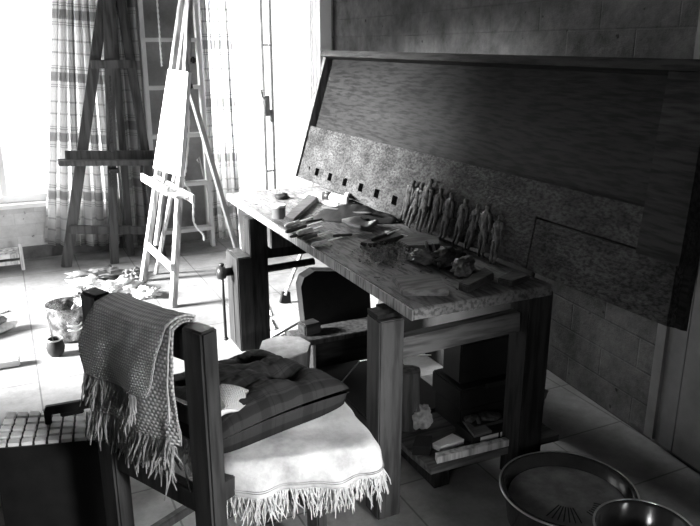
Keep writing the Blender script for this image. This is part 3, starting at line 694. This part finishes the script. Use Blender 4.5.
# dark angled plane body, leather wrap
flatblock([(284, 222), (294, 224), (318, 201), (308, 198)], .022, M_blockd, 'dark wooden straightedge lying across the bench before the dark roll', 'straightedge', 'tool')
p1, p2 = atz(316, 218, Z)-Vector((.03, 0, 0)), atz(394, 224, Z)-Vector((.03, 0, 0))
dl = thing('leather_wrap', 'dark leather apron rolled up along the foot of the board', 'apron', ((p1+p2)/2))
def lw(a, b):
    # ridge-like folded heap
    c = p1.lerp(p2, a) + Vector((.0, .0, 0)); wdt = .085*math.sin(math.pi*min(1, a*.9+.1))**.6+.012
    x = (b-.5)*2; hgt = (.012+.055*math.sin(math.pi*(a*.85+.1))**1.2)*(1-abs(x)**1.7)
    k = noise.fractal(Vector((a*7, b*4, 1.3)), .8, 2, 3)*.012
    return c + Vector((.045+x*wdt, 0, max(.002, hgt+k*(1-abs(x)))))
bm = B(); sheet(bm, lw, 50, 24); obj('apron_cloth', bm, M_leather, dl, smooth=True, mods=solidify(.004, 1))
bm = B(); a_, b_ = atz(322, 208, Z+.05), atz(372, 214, Z+.045)
tube(bm, [a_.lerp(b_, k/8)+Vector((0, 0, .004*math.sin(k))) for k in range(9)], .005, 8); obj('strap', bm, mat('pale_strap', .10, .18, .4, 10), dl, smooth=True)
p = atz(337, 200, Z+.02); jb = thing('spray_bottle', 'small white bottle with a dark cap lying by the board foot', 'bottle', (p.x, p.y, Z))
rb = Matrix.Rotation(R(90), 3, 'X')
a_, b_ = atz(331, 197, Z+.02), atz(345, 200, Z+.02); bm = B(); tube(bm, [a_, a_.lerp(b_, .1), a_.lerp(b_, .9), b_], [.016, .021, .021, .017], 16); obj('bottle_body', bm, M_white, jb, smooth=True)
bm = B(); a2 = atz(325, 195.5, Z+.021); tube(bm, [a2, a_], [.024, .020], 16); obj('cap', bm, M_black, jb, smooth=True)
flatblock([(300, 197), (325, 204), (338, 207), (337, 203), (310, 192)], .004, M_paper, 'white sheet of paper near the board foot, beside the small bottle', 'paper_sheet', 'paper', bev=0)
flatblock([(343, 207), (347, 207), (349, 200), (345, 200)], .04, M_easel_l, 'small upright pale box between bottle and rolled apron', 'small_box', 'box')
bm = B(); P0 = atz(360, 229, Z)
def lp(a, b):
    c = P0 + Vector(((b-.5)*.10, (.5-a)*.14, 0)); c += Vector(((a-.5)*.02, (b-.5)*.03, 0)); c.z = Z+.014+.012*math.sin(a*5)*math.sin(b*4)+.01*abs(a-.5)*2
    return c
sheet(bm, lp, 14, 14); tag(obj('leather_pad', bm, mat('grey_leather', .07, .13, .45, 20, bump=.2, spec=.4), smooth=True, mods=solidify(.014, -1)), 'grey folded leather pad lying on the bench before the rolled apron', 'leather pad')
flatblock([(360, 246), (372, 248), (404, 239), (392, 234)], .016, M_blockd, 'dark flat wooden tool on the bench beside the leather pad', 'scraper_block')
tool(372, 240, 400, 229, 'dark slim carving knife resting by the flat scraper', .007, .5, .02, 'carving_knife', M_blockd)
tool(385, 232, 408, 236, 'short pale carving knife near the first figurine', .006, .5, .006, 'carving_knife', M_hl)
flatblock([(397, 246), (408, 252), (440, 250), (438, 242), (412, 239)], .024, M_block, 'squared wood offcut at the shavings, near the row of figurines', 'wood_offcut', group='wood offcuts on the bench')
p = atz(424, 262, Z); bm = B(); blob(bm, p+Vector((0, 0, .018)), (.05, .045, .028), .35, 2.2, 3, 4, -.017); tag(obj('wood_offcut', bm, M_block), 'pale rough whittled lump beside the two upright pegs', 'wood offcut', 'wood offcuts on the bench')
p = atz(447, 264, Z); bm = B(); blob(bm, p+Vector((0, 0, .024)), (.065, .04, .03), .35, 2.2, 6, 4, -.023, .5); tag(obj('wood_offcut', bm, M_blockd), 'dark rough whittled lump under the middle figurines', 'wood offcut', 'wood offcuts on the bench')
p = atz(463, 272, Z); bm = B(); blob(bm, p+Vector((0, 0, .02)), (.08, .035, .028), .3, 2, 8, 4, -.019, .9); tag(obj('wood_offcut', bm, M_block), 'long ridged offcut below the last figurines', 'wood offcut', 'wood offcuts on the bench')
for k, (x, y, x2, y2, lab) in enumerate(((428, 252, 425.5, 242, 'taller of the two small pegs leaning among the offcuts'), (434.5, 251, 432, 245, 'shorter of the two small pegs leaning among the offcuts'))):
    a = atz(x, y, Z); bm = B(); beam(bm, a, a+Vector((-.012, 0, .045-.012*k)), .012, .012); tag(obj('wooden_peg', bm, M_easel_l), lab, 'peg', 'pegs among the offcuts')
flatblock([(402, 296), (449, 296), (438, 280), (392, 281)], .022, M_block, 'big flat rectangular block at the near corner of the bench', 'wood_offcut', group='wood offcuts on the bench')
flatblock([(458, 290), (468, 294), (494, 280), (484, 274)], .026, M_blockd, 'thick dark block beside the big flat one', 'wood_offcut', group='wood offcuts on the bench')
flatblock([(497, 283), (512, 287), (530, 280), (512, 275)], .018, M_blockd, 'small dark block near the shaded corner of the bench', 'wood_offcut', group='wood offcuts on the bench')
# shavings
bm = B(); rs = random.Random(3)
for k in range(340):
    cx, cy = rs.gauss(385, 13), rs.gauss(253, 5.5)
    if not (348 < cx < 420 and 240 < cy < 270): continue
    p = atz(cx, cy, Z+.003+rs.random()*.014); r_ = rs.uniform(.0025, .0055); a0 = rs.uniform(0, 6.28); up = Vector((rs.uniform(-1, 1), rs.uniform(-1, 1), rs.uniform(-.3, 1))).normalized(); s_ = up.orthogonal().normalized(); t_ = up.cross(s_)
    n = 6; prev = None
    for j in range(n+1):
        an = a0+j*.7; c = p+s_*math.cos(an)*r_+t_*math.sin(an)*r_; v1 = bm.verts.new(c); v2_ = bm.verts.new(c+up*.005)
        if prev: bm.faces.new((prev[0], v1, v2_, prev[1]))
        prev = (v1, v2_)
tag(obj('wood_shavings', bm, mat('shavings_wood', .12, .35, .6, 20), mods=solidify(.0008)), 'heap of curly wood shavings on the middle of the bench', 'wood shavings', kind='stuff')
bm = B()
for k in range(160):
    p = atz(rs.uniform(240, 300), rs.uniform(190, 212), Z+.0012) if k % 2 else atz(rs.uniform(330, 500), rs.uniform(245, 290), Z+.0012)
    if TX0+.02 < p.x < TX1-.05 and TY0+.02 < p.y < TY1-.02: add_box(bm, p, (rs.uniform(.003, .012), rs.uniform(.002, .006), .002), rs.uniform(0, 3))
tag(obj('wood_chips', bm, M_blockd), 'tiny dark chips scattered over the bench top', 'wood chips', kind='stuff')
p = atz(282, 199, Z); bm = B(); blob(bm, p+Vector((0, 0, .012)), (.035, .03, .02), .2, 2, 2, 3, -.011); tag(obj('dark_lump', bm, M_leather), 'small dark lump behind the round tin', 'lump')

# ------------------------------------------------------------------ under the bench, far end
sl = thing('stump_slice', 'thick pale slice of tree trunk on the floor under the bench', 'stump', (1.05, 2.80, 0))
poly = [atz(x, y, .2) for x, y in ((258, 352), (262, 341), (278, 336), (300, 337), (311, 343), (308, 352), (292, 358), (272, 362))]
cen = sum(poly, Vector())/len(poly)
bm = B(); prism(bm, [((p-cen).x*.85+cen.x, (p-cen).y*.85+cen.y) for p in poly], 0, .198, [(p.x, p.y) for p in poly])
bmesh.ops.subdivide_edges(bm, edges=list(bm.edges), cuts=3, use_grid_fill=True)
for v in bm.verts:
    if v.co.z < .197: v.co += Vector((1, 1, 0))*.02*noise.noise(v.co*18)
obj('bark', bm, M_bark, sl)
bm = B(); prism(bm, [((p-cen).x*.97+cen.x, (p-cen).y*.97+cen.y) for p in poly], .1985, .203); obj('cut_face', bm, M_stump, sl)
bm = B(); a, b = atz(300, 345, .2), atz(372, 318, .2)
span(bm, (1.10, 2.84, .175), (1.62, 3.0, .20), .003); tag(obj('shelf_plank', bm, M_bench_leg), 'pale plank lying behind the tree trunk slice under the bench', 'plank')
bm = B(); span(bm, (1.20, 2.88, 0), (1.60, 2.98, .1745)); tag(obj('wooden_crate', bm, M_blockd), 'dark low crate carrying the plank under the bench', 'crate')
Pb = [(305, 290), (308, 281), (319, 274), (352, 274), (374, 285), (378, 318), (312, 316)]
pts = [aty(x, y, 3.0) for x, y in Pb]
bm = B(); zz_ = [p.z for p in pts[:5]]+[.002, .002]; xs_ = [p.x for p in pts]
fa = [bm.verts.new((x_, 3.05, z_)) for x_, z_ in zip(xs_, zz_)]; fb_ = [bm.verts.new((x_, 3.12, z_)) for x_, z_ in zip(xs_, zz_)]
bm.faces.new(fa); bm.faces.new(fb_[::-1])
for i in range(len(pts)): bm.faces.new((fa[i], fb_[i], fb_[(i+1) % len(pts)], fa[(i+1) % len(pts)]))
tag(obj('grinder_case', bm, M_blackplastic), 'black box with cut corners standing behind the plank under the bench', 'case')
bm = B(); add_box(bm, (1.19, 2.93, .228), (.09, .07, .055), R(10), .006) ; tag(obj('small_dark_block', bm, M_blockd), 'small dark block on the plank beside the black box under the bench', 'wood block')
# brush, papers, strips
p0 = atz(285, 303, 0); br = thing('hand_broom', 'brush with a pale handle standing on the floor under the bench', 'brush', p0)
bm = B(); tube(bm, [p0+Vector((0, 0, .05)), aty(302, 252, p0.y+.12)], .012, 10); obj('handle', bm, M_easel_l, br, smooth=True)
bm = B(); beam(bm, p0, p0+Vector((.012, .01, .07)), .07, .03, (1, 0, 0), .003, .7); obj('bristles', bm, M_black, br)
for k, (pts, lab) in enumerate((([(245, 322), (272, 316), (262, 292), (243, 300)], 'big pale paper sheet on the floor behind the bench leg'), ([(246, 334), (275, 330), (270, 320), (246, 324)], 'small pale sheet on the floor near the tree trunk slice'), ([(255, 345), (285, 338), (284, 331), (255, 337)], 'narrow pale strip lying closest to the tree trunk slice'))):
    flatblock(pts, .006+.004*k, M_paper, lab, 'paper_sheet', 'paper', 0, 0, 'papers on the floor under the bench')
bm = B(); beam(bm, atz(272, 338, .02), atz(300, 322, .03), .012, .012); tag(obj('thin_stick', bm, M_black), 'thin dark stick lying over the papers under the bench', 'stick')
for k, (xa, lab) in enumerate(((1.50, 'pale stretched panel leaning farthest left under the bench'), (1.62, 'pale narrow panel between its two neighbours under the bench'), (1.74, 'pale stretched panel leaning next to the brush handle'))):
    bm = B(); beam(bm, (xa, 4.85, .0), (xa+.02, 4.97, .42), .10, .02, (1, 0, 0)); tag(obj('stretcher_panel', bm, M_white if k != 1 else M_greypaint), lab, 'panel', 'panels leaning beyond the bench')

bm = B(); span(bm, (1.12, 2.15, .0), (1.50, 2.70, .13), .006); tag(obj('shade_block', bm, M_blackplastic), 'low black block added as shade on the floor under the middle of the bench', 'shade block')  # added block; its black colour stands for the shaded floor
bm = B(); tube(bm, [(1.15, 2.5, .135), (1.3, 2.62, .16), (1.42, 2.5, .22), (1.5, 2.35, .26)], .003, 6); tag(obj('bent_wire', bm, M_steel), 'thin bent wire lying on the black block under the bench', 'wire')
bm = B(); beam(bm, (1.80, 2.85, .0), (1.96, 2.85, .62), 1.15, .02, (0, 1, 0)); tag(obj('shade_panel', bm, mat('shade_panel', .012, .02, .9, 8)), 'wide black panel added to darken the gap between the bench and the wall', 'board')  # added panel hiding the sunlit floor, so the gap reads as shade
# ------------------------------------------------------------------ under the bench, near end
bm = B(); poly = [(1.165, 1.93), (1.175, 1.815), (1.495, 1.81), (1.495, 1.865), (1.605, 1.865), (1.605, 1.805), (1.72, 1.80), (1.72, 2.2), (1.165, 2.2)]
prism(bm, poly, .095, .12)
lsf = thing('floor_shelf', 'low wooden shelf board under the shaded end of the bench', 'shelf', (1.4, 2.0, 0)); obj('shelf_board', bm, M_rail, lsf)
for xx in (1.25, 1.66):
    bm = B(); span(bm, (xx-.03, 1.86, 0), (xx+.03, 2.18, .0945)); obj('batten', bm, M_bench_dark, lsf)
p = atz(411, 440, .12); bm = B(); lathe(bm, (p.x+.035, p.y+.09, .12), [(0, 0), (.045, 0), (.047, .08), (.045, .235), (0, .237)], 18)
for v in bm.verts: v.co += Vector((1, 1, .3))*.006*noise.noise(v.co*30)
tag(obj('wood_post', bm, M_bench_leg, smooth=False), 'short upright log standing behind the near bench leg', 'log')
# dark box
a = aty(447, 395, 2.05); b = aty(515, 352, 2.05)
cs = thing('tool_case', 'black upright tool case on the low shelf under the bench', 'case', ((a.x+b.x)/2, 2.08, .121))
bm = B(); span(bm, (a.x+.02, 2.0, .30), (b.x, 2.12, .46), .006); span(bm, (a.x, 1.96, .215), (b.x+.02, 2.16, .298), .006); span(bm, (a.x+.01, 1.97, .121), (b.x+.01, 2.15, .215), .006); obj('case_body', bm, M_blackplastic, cs)
bm = B(); beam(bm, (a.x+.1, 1.95, .30), (b.x-.1, 1.95, .30), .02, .012, (0, 0, 1)); obj('handle', bm, M_black, cs)
SZ = .1205
def sblock(pts, z, h, m, label, name, cat, group=None, bev=.001): return flatblock(pts, h, m, label, name, cat, z, bev, group)
sblock([(437, 464), (514, 445), (513, 441), (435, 459)], SZ, .026, M_easel_l, 'long pale wooden strip along the front of the low shelf', 'pale_strip', 'strip')
bx = thing('book', 'thick dark book with two white spine labels on the low shelf', 'book', atz(500, 440, SZ)); 
qa, qb = atz(472, 446, SZ+.003), atz(521, 433, SZ+.003)
bm = B(); dirx = (qb-qa).normalized(); side = Vector((-dirx.y, dirx.x, 0)); side = side if side.y > 0 else -side
prism(bm, [(p.x, p.y) for p in (qa, qb, qb+side*.11, qa+side*.11)], SZ+.003, SZ+.04); obj('book_block', bm, M_blackplastic, bx)
for s0, s1 in ((.16, .52), (.56, .95)):
    bm = B(); a_ = qa.lerp(qb, s0)-side*.001; b_ = qa.lerp(qb, s1)-side*.001
    vv = [bm.verts.new((p.x, p.y, z)) for p, z in ((a_, SZ+.01), (b_, SZ+.01), (b_, SZ+.03), (a_, SZ+.03))]; bm.faces.new(vv); obj('spine_label', bm, M_paper, bx, mods=solidify(.001))
zt = SZ+.0405
sblock([(462, 422), (476, 420), (492, 433), (474, 438)], zt, .01, M_block, 'thin booklet lying slanted on the dark labelled book', 'booklet', 'book')
gl = thing('work_glove', 'pale leather work glove lying on top of the books', 'glove', atz(482, 416, zt+.012)); 
P0 = atz(486, 416, zt+.025)
bm = B(); blob(bm, P0, (.055, .03, .012), .15, 2, 1, 3, None, R(-25)); obj('palm', bm, M_bench_leg, gl)
for k, (dx, dy) in enumerate(((-.075, -.006), (-.085, .010), (-.08, .026), (-.05, -.028))):
    bm = B(); a_ = P0+Vector((-.03, .012-k*.002, 0)); b_ = P0+Vector((dx, dy, -.004)); tube(bm, [a_, a_.lerp(b_, .5)+Vector((0, 0, .004)), a_.lerp(b_, .9), b_], [.009, .010, .008, .004], 10); obj('finger', bm, M_bench_leg, gl, smooth=True)
bm = B(); span(bm, (P0.x-.07, P0.y-.03, zt+.0005), (P0.x+.06, P0.y+.05, zt+.0125)); tag(obj('book', bm, M_blockd), 'slim dark book lying under the work glove', 'book')
p = atz(428, 436, SZ); bm = B(); blob(bm, p+Vector((.0, .05, .055)), (.04, .035, .05), .2, 2, 12, 4, -.054); tag(obj('crumpled_paper', bm, M_rag), 'crumpled pale paper ball between the log and the books', 'paper')
sblock([(432, 448), (440, 452), (464, 444), (452, 438)], SZ, .02, M_paper, 'small white pad of paper in front of the crumpled ball', 'paper_pad', 'paper')
sblock([(412, 455), (430, 456), (432, 444), (416, 444)], SZ, .035, M_blackplastic, 'small black box beside the log on the low shelf', 'small_box', 'box')
sblock([(424, 428), (455, 438), (462, 425), (440, 415)], SZ+.0, .012, M_blockd, 'dark thin board under the crumpled paper and books', 'thin_board', 'board') if False else None
p = atz(530, 425, SZ); bm = B(); blob(bm, p+Vector((.10, .14, .04)), (.07, .05, .045), .3, 2, 15, 4, -.039); tag(obj('cloth_bundle', bm, M_ragd), 'dark cloth bundle at the far end of the low shelf', 'cloth')

# ------------------------------------------------------------------ enamel basins at the lower right
M_en = mat('black_enamel', .03, .06, .18, 6, bump=.05, spec=.7); M_enin = mat('basin_floor_grey', .2, .4, .35, 12, bump=.15)
c = atz(568, 488, .17); c.z = 0; bs = thing('enamel_basin', 'wide dark round basin with a scratched pale disc inside, under the wall', 'basin', c)
bm = B(); lathe(bm, c, [(0, .003), (.155, .003), (.18, .05), (.195, .155), (.208, .162), (.211, .167), (.206, .172), (.192, .168), (.177, .06), (.16, .02), (0, .014)], 64); obj('basin_wall', bm, M_en, bs, smooth=True)
bm = B(); lathe(bm, c+Vector((.0, 0, .125)), [(0, .0), (.180, .0), (.181, .004), (.180, .008), (0, .008)], 48)
dsc = obj('inner_disc', bm, M_enin, bs)
bm = B()
for k in range(7):
    a_ = R(-160+k*8); d = Vector((math.cos(a_), math.sin(a_), 0)); s_ = Vector((-d.y, d.x, 0)); o_ = c+Vector((0.0, 0, .1335))
    beam(bm, o_+d*.05, o_+d*.125, .004, .001, s_, 0)
for k in range(6):
    a_ = R(-85+k*8); d = Vector((math.cos(a_), math.sin(a_), 0)); s_ = Vector((-d.y, d.x, 0)); o_ = c+Vector((0.0, 0, .1335))
    beam(bm, o_+d*.08, o_+d*.15, .004, .001, s_, 0)
obj('radial_slots', bm, M_black, dsc)
c2 = atz(645, 530, .30); c2.z = 0; b2 = thing('enamel_basin', 'smaller dark basin with a bright rim, cut off by the picture corner', 'basin', c2)
bm = B(); lathe(bm, c2, [(0, .003), (.10, .003), (.107, .06), (.118, .288), (.126, .294), (.128, .300), (.123, .304), (.115, .298), (.104, .06), (.098, .014), (0, .012)], 56); obj('basin_wall', bm, M_en, b2, smooth=True)
for bb, cc_, rr_, zz in ((bs, c, .2095, .170), (b2, c2, .1265, .303)):
    bm = B(); tube(bm, [(cc_.x+rr_*math.cos(k/64*6.2832), cc_.y+rr_*math.sin(k/64*6.2832), zz) for k in range(65)], .0035, 6); obj('rim', bm, M_steel, bb, smooth=True)

# ------------------------------------------------------------------ the chair
ch = thing('wooden_chair', 'dark square-post wooden chair in front of the bench, draped with cloths', 'chair', (.5, 1.75, 0))
PN, PF = Vector((.345, 1.50, 0)), Vector((.165, 1.84, 0))      # back posts
ff = Vector((.884, .468, 0)); ss = Vector((-.468, .884, 0))
for p, h in ((PN, .895), (PF, .90)):
    bm = B(); beam(bm, p+ss*.003, p+ss*.003+Vector((0, 0, h)), .050, .070, ff, .006); obj('back_post', bm, M_chair, ch)
FN = PN+ff*.40; FFp = PF+ff*.40
for p in (FN, FFp):
    bm = B(); beam(bm, p, p+Vector((0, 0, .461)), .045, .045, ff, .004); obj('front_leg', bm, M_chair, ch)
def up(p, z): return Vector((p.x, p.y, z))
bm = B(); beam(bm, up(PN+ss*.028, .838), up(PF-ss*.028, .838), .07, .025, (0, 0, 1)); obj('top_rail', bm, M_chair, ch)
bm = B(); beam(bm, up(PN+ss*.028, .66), up(PF-ss*.028, .66), .05, .02, (0, 0, 1)); obj('back_slat', bm, M_chair, ch)
bm = B(); beam(bm, up(PN+ff*.028+ss*.03, .43), up(FN-ff*.024+ss*.02, .43), .06, .03, (0, 0, 1)); obj('seat_rail', bm, M_chair, ch)
bm = B(); beam(bm, up(PF+ff*.028, .43), up(FFp-ff*.024, .43), .06, .03, (0, 0, 1)); obj('seat_rail', bm, M_chair, ch)
bm = B(); beam(bm, up(PN+ss*.028, .43), up(PF-ss*.028, .43), .06, .03, (0, 0, 1)); obj('seat_rail', bm, M_chair, ch)
bm = B(); beam(bm, up(PN+ss*.028, .12), up(PF-ss*.028, .12), .035, .025, (0, 0, 1)); obj('stretcher', bm, M_chair, ch)
bm = B(); beam(bm, up(FN+ss*.024, .2), up(FFp-ss*.024, .2), .03, .025, (0, 0, 1)); obj('stretcher', bm, M_chair, ch)
bm = B(); beam(bm, up(PF+ff*.028, .12), up(FFp-ff*.024, .12), .03, .025, (0, 0, 1)); obj('stretcher', bm, M_chair, ch)
SZT = .49
SA, SB, SC, SD = [Vector((q.x, q.y, 0)) for q in (atz(227, 463, SZT), atz(379, 445, SZT), atz(324, 377, SZT), atz(190, 400, SZT))]
sm_ = (SA+SB+SC+SD)/4; bm = B(); prism(bm, [(p.x, p.y) for p in (sm_.lerp(q, .90) for q in (SA, SB, SC, SD))], .462, .482); obj('seat', bm, M_chair, ch)
# hide/canvas seat cover with fringe
def strand(bm, p, L_, rnd, r=.0016, out=Vector((0, 0, 0)), n=5):
    pts = [p]; d = Vector((rnd.uniform(-.3, .3), rnd.uniform(-.3, .3), -1)).normalized(); q = p.copy()
    for k in range(n):
        d = (d+Vector((rnd.uniform(-.5, .5), rnd.uniform(-.5, .5), -.25))*.6).normalized(); q = q + d*L_/n; pts.append(q.copy())
    tube(bm, pts, [r]*n+[r*.5], 4, False)
M_hide = mat('pale_canvas_cloth', .22, .55, .85, 7, bump=.5, contrast=(.3, .62), bdist=.02)
M_fr = mat('fringe_yarn', .42, .62, .9, 30)
sc = thing('seat_cover', 'pale fringed canvas cover draped over the chair seat', 'seat cover', (.6, 1.75, .452))
edge = [SD.copy(), SA.copy(), SB.copy(), SC.copy()]
def rounded(e, r=.035, n=6):
    out = []
    for i in range(len(e)):
        if i in (0, len(e)-1): out.append(e[i]); continue
        a, b, c_ = e[i-1], e[i], e[i+1]; p0 = b+(a-b).normalized()*r; p2 = b+(c_-b).normalized()*r
        for k in range(n+1):
            t = k/n; out.append(p0*(1-t)**2+b*2*t*(1-t)+p2*t*t)
    return out
re_ = rounded(edge, .04); seg = []
L_tot = sum((b-a).length for a, b in zip(re_, re_[1:]))
def along(t):
    d = t*L_tot
    for a, b in zip(re_, re_[1:]):
        l = (b-a).length
        if d <= l+1e-9: tt = (b-a).normalized(); return a+tt*d, Vector((tt.y, -tt.x, 0))
        d -= l
    tt = (re_[-1]-re_[-2]).normalized(); return re_[-1], Vector((tt.y, -tt.x, 0))
cc = Vector((.58, 1.78, 0))
def cover(a, b):
    p, nrm = along(a)
    if b < .5:
        t = b/.5; q = cc.lerp(p, t**.8); z = .492 + .006*noise.noise(Vector((q.x*9, q.y*9, 0)))-.006*(t**6); return Vector((q.x, q.y, z))
    t = (b-.5)/.5; wob = .012*math.sin(a*38)*t+.006*math.sin(a*71)*t
    q = p+nrm*(.012*math.sin(min(t*3, 1)*math.pi/2)+wob+.012*t); return Vector((q.x, q.y, (.487)-.085*t+.004*noise.noise(Vector((a*20, 0, 0)))))
bm = B(); sheet(bm, cover, 160, 40); cvr = obj('cover_cloth', bm, M_hide, sc, smooth=True, mods=solidify(.004))
bm = B(); 
for tt in (.80, .86): tube(bm, [cover(k/200, .5+.5*tt)+along(k/200)[1]*.003 for k in range(201)], .0014, 4)
obj('hem_stitching', bm, M_ragd, sc)
rnd = random.Random(5); bm = B()
for k in range(620):
    a = k/620; base = cover(a, 1.0)+Vector((0, 0, .002))
    clump = noise.noise(Vector((a*60, 3, 0))); strand(bm, base, .07+.04*clump+rnd.uniform(-.012, .018), rnd, .0015)
obj('fringe', bm, M_fr, sc)
# tufted cushion
M_cush = uvmat('dark_plaid_cushion_cloth', 'plaid', .022, .008, rough=.8, su=.13, sv=.13, bump=.4)
K0 = PN+ff*.045; K1 = PN+ff*.49; K2 = PF+ff*.50; K3 = PF+ff*.06
K0, K1, K2, K3 = K0+ss*.02, atz(350, 397, .545), atz(262, 358, .56), K3
cu = thing('seat_cushion', 'dark plaid tufted cushion lying on the chair seat', 'cushion', (.5, 1.78, .47))
tufts = [(.3, .3), (.7, .3), (.3, .7), (.7, .7)]
CZ = .573
def cush(top):
    def f(a, b):
        # pinch the sides inward so the corners stay pointed
        aa = a + .045*math.sin(math.pi*b)*(1-2*a)*abs(1-2*a)**1; bb = b + .045*math.sin(math.pi*a)*(1-2*b)*abs(1-2*b)
        p = K0.lerp(K1, aa).lerp(K3.lerp(K2, aa), bb)
        x, y_ = 2*a-1, 2*b-1; e = max(0, (1-abs(x)**3)*(1-abs(y_)**3))**(.42 if top else .2)
        dent = sum(math.exp(-((a-t[0])**2+(b-t[1])**2)/.008) for t in tufts); crease = math.exp(-((a-.3)**2)/.002)*.25+math.exp(-((b-.7)**2)/.002)*.25+math.exp(-((a-.7)**2)/.002)*.25+math.exp(-((b-.3)**2)/.002)*.25
        wr = noise.fractal(Vector((a*5, b*5, 2)), .7, 2, 4)*.012
        h = (.070*e*(1-.75*dent-.40*crease*e)+wr*e) if top else -.080*e-.012*a
        return Vector((p.x, p.y, CZ+h))
    return f
bm = B(); uvf = lambda a, b: (a*.42, b*.42)
sheet(bm, cush(True), 70, 70, uvf); sheet(bm, cush(False), 40, 40, uvf)
obj('cushion_cover', bm, M_cush, cu, smooth=True)
for t in tufts:
    p = cush(True)(*t); bm = B(); blob(bm, p+Vector((0, 0, .003)), (.008, .008, .004), 0, 1, 0, 2); obj('button', bm, M_black, cu, smooth=True)
# small knitted cloth on the cushion
M_knit = uvmat('white_knit', 'weave', .85, .5, su=.010, sv=.008, bump=1.0)
kp = [atz(216, 418, .625), atz(238, 408, .625), atz(260, 393, .625), atz(218, 386, .625)]
def knf(a, b):
    p = kp[0].lerp(kp[1], a).lerp(kp[3].lerp(kp[2], a), b); p.z = .626+.006*math.sin(a*4)-.006*a; return p
bm = B(); sheet(bm, knf, 16, 16, lambda a, b: (a*.16, b*.14)); tag(obj('knitted_cloth', bm, M_knit, smooth=True, mods=solidify(.012, 0)), 'small white knitted cloth folded on the dark cushion behind the post', 'cloth')

# woven throw over the chair back
M_weave = uvmat('coarse_woven_cloth', 'weave', .66, .28, su=.012, sv=.008, bump=1.0)
M_weave2 = uvmat('coarser_woven_cloth', 'weave', .6, .22, su=.016, sv=.011, bump=1.0)
M_yarn = mat('brown_yarn', .16, .34, .9, 30)
th = thing('woven_throw', 'coarse woven throw with long fringe folded over the chair back', 'throw', (.2, 1.6, .7))
nn = -ff
def chp(s, z, d): return Vector((PN.x, PN.y, 0)) + ss*s + nn*d + Vector((0, 0, z))
def wv(b): return b*.62 if b < .2 else (.125+(b-.2)*.7 if b < .32 else .21+(b-.32)*.45)
def layer(s_l, s_r, zb, d, top=.905, back=.78, seed=0, pinch=.10, cr=.05, dz=0.0, slant=0.0):
    def f(a, b):
        s = s_l+(s_r-s_l)*a
        if b < .2: t = b/.2; z = back+(top-back)*t; dd = -.035*(1-t*.3) ; 
        elif b < .32: t = (b-.2)/.12; z = top+.012*math.sin(t*math.pi)+.004; dd = -.03+(.03+d)*t
        else:
            t = (b-.32)/.68; z = top-(top-zb)*t; dd = d+.012*math.sin(t*3)+.006*math.sin(a*9+seed)*t
            # rounded lower corner at the near side
            e = max(0, (a-(1-cr*2))/(cr*2)); z += (top-zb)*.14*e**2.2*t**4
        sl = 1-a; spread = pinch*sl*(1-min(1, max(0, (b-.28)*2.2)))**1.3
        s += -spread + slant*a*max(0, (b-.3)/.7)
        z -= .018*math.sin(math.pi*a)*(1 if b >= .2 and b < .4 else 0)*.3
        return chp(s, z+dz*a, dd + .004*noise.noise(Vector((a*6, b*6, seed))))
    return f
f1 = layer(.375, .05, .700, .056, .897, seed=1, slant=.075, pinch=.07, cr=.04); f2 = layer(.385, .05, .590, .043, .888, seed=2, cr=.05, slant=.03, pinch=.07); f3 = layer(.14, .052, .585, .034, .880, seed=3, pinch=0)
bm = B(); sheet(bm, f3, 12, 60, lambda a, b: (a*.11, wv(b))); obj('inner_layer', bm, M_weave2, th, smooth=True, mods=solidify(.004))
bm = B(); sheet(bm, f2, 50, 70, lambda a, b: (a*.38, wv(b))); obj('lower_layer', bm, M_weave2, th, smooth=True, mods=solidify(.004))
bm = B(); sheet(bm, f1, 50, 60, lambda a, b: (a*.38, wv(b)*.65)); obj('upper_layer', bm, M_weave, th, smooth=True, mods=solidify(.005))
M_edge = mat('edge_yarn', .3, .45, .9, 30)
bm = B(); tube(bm, [f2(1, .33+.67*k/50) for k in range(51)], .0026, 6); tube(bm, [f1(1, .3+.7*k/50) for k in range(51)], .0022, 6); obj('bound_edge', bm, M_edge, th, smooth=True)
rnd = random.Random(11); bm = B()
for k in range(26):
    a0 = rnd.random()*.8; L_ = rnd.uniform(.04, .09)
    for j in range(6): strand(bm, f1(min(1, max(0, a0+rnd.uniform(-.015, .015))), 1.0)+nn*.002, L_+rnd.uniform(-.01, .01), rnd, .0021)
for k in range(30):
    a0 = (k+.5)/30
    L_ = rnd.uniform(.07, .12)
    for j in range(6): strand(bm, f2(min(1, max(0, a0+rnd.uniform(-.008, .008))), .995), L_+rnd.uniform(-.01, .01), rnd, .0024)
for k in range(16): strand(bm, f3(rnd.random()*.7, 1.0), rnd.uniform(.08, .15), rnd, .0022)
fo = obj('fringe', bm, M_yarn, th)
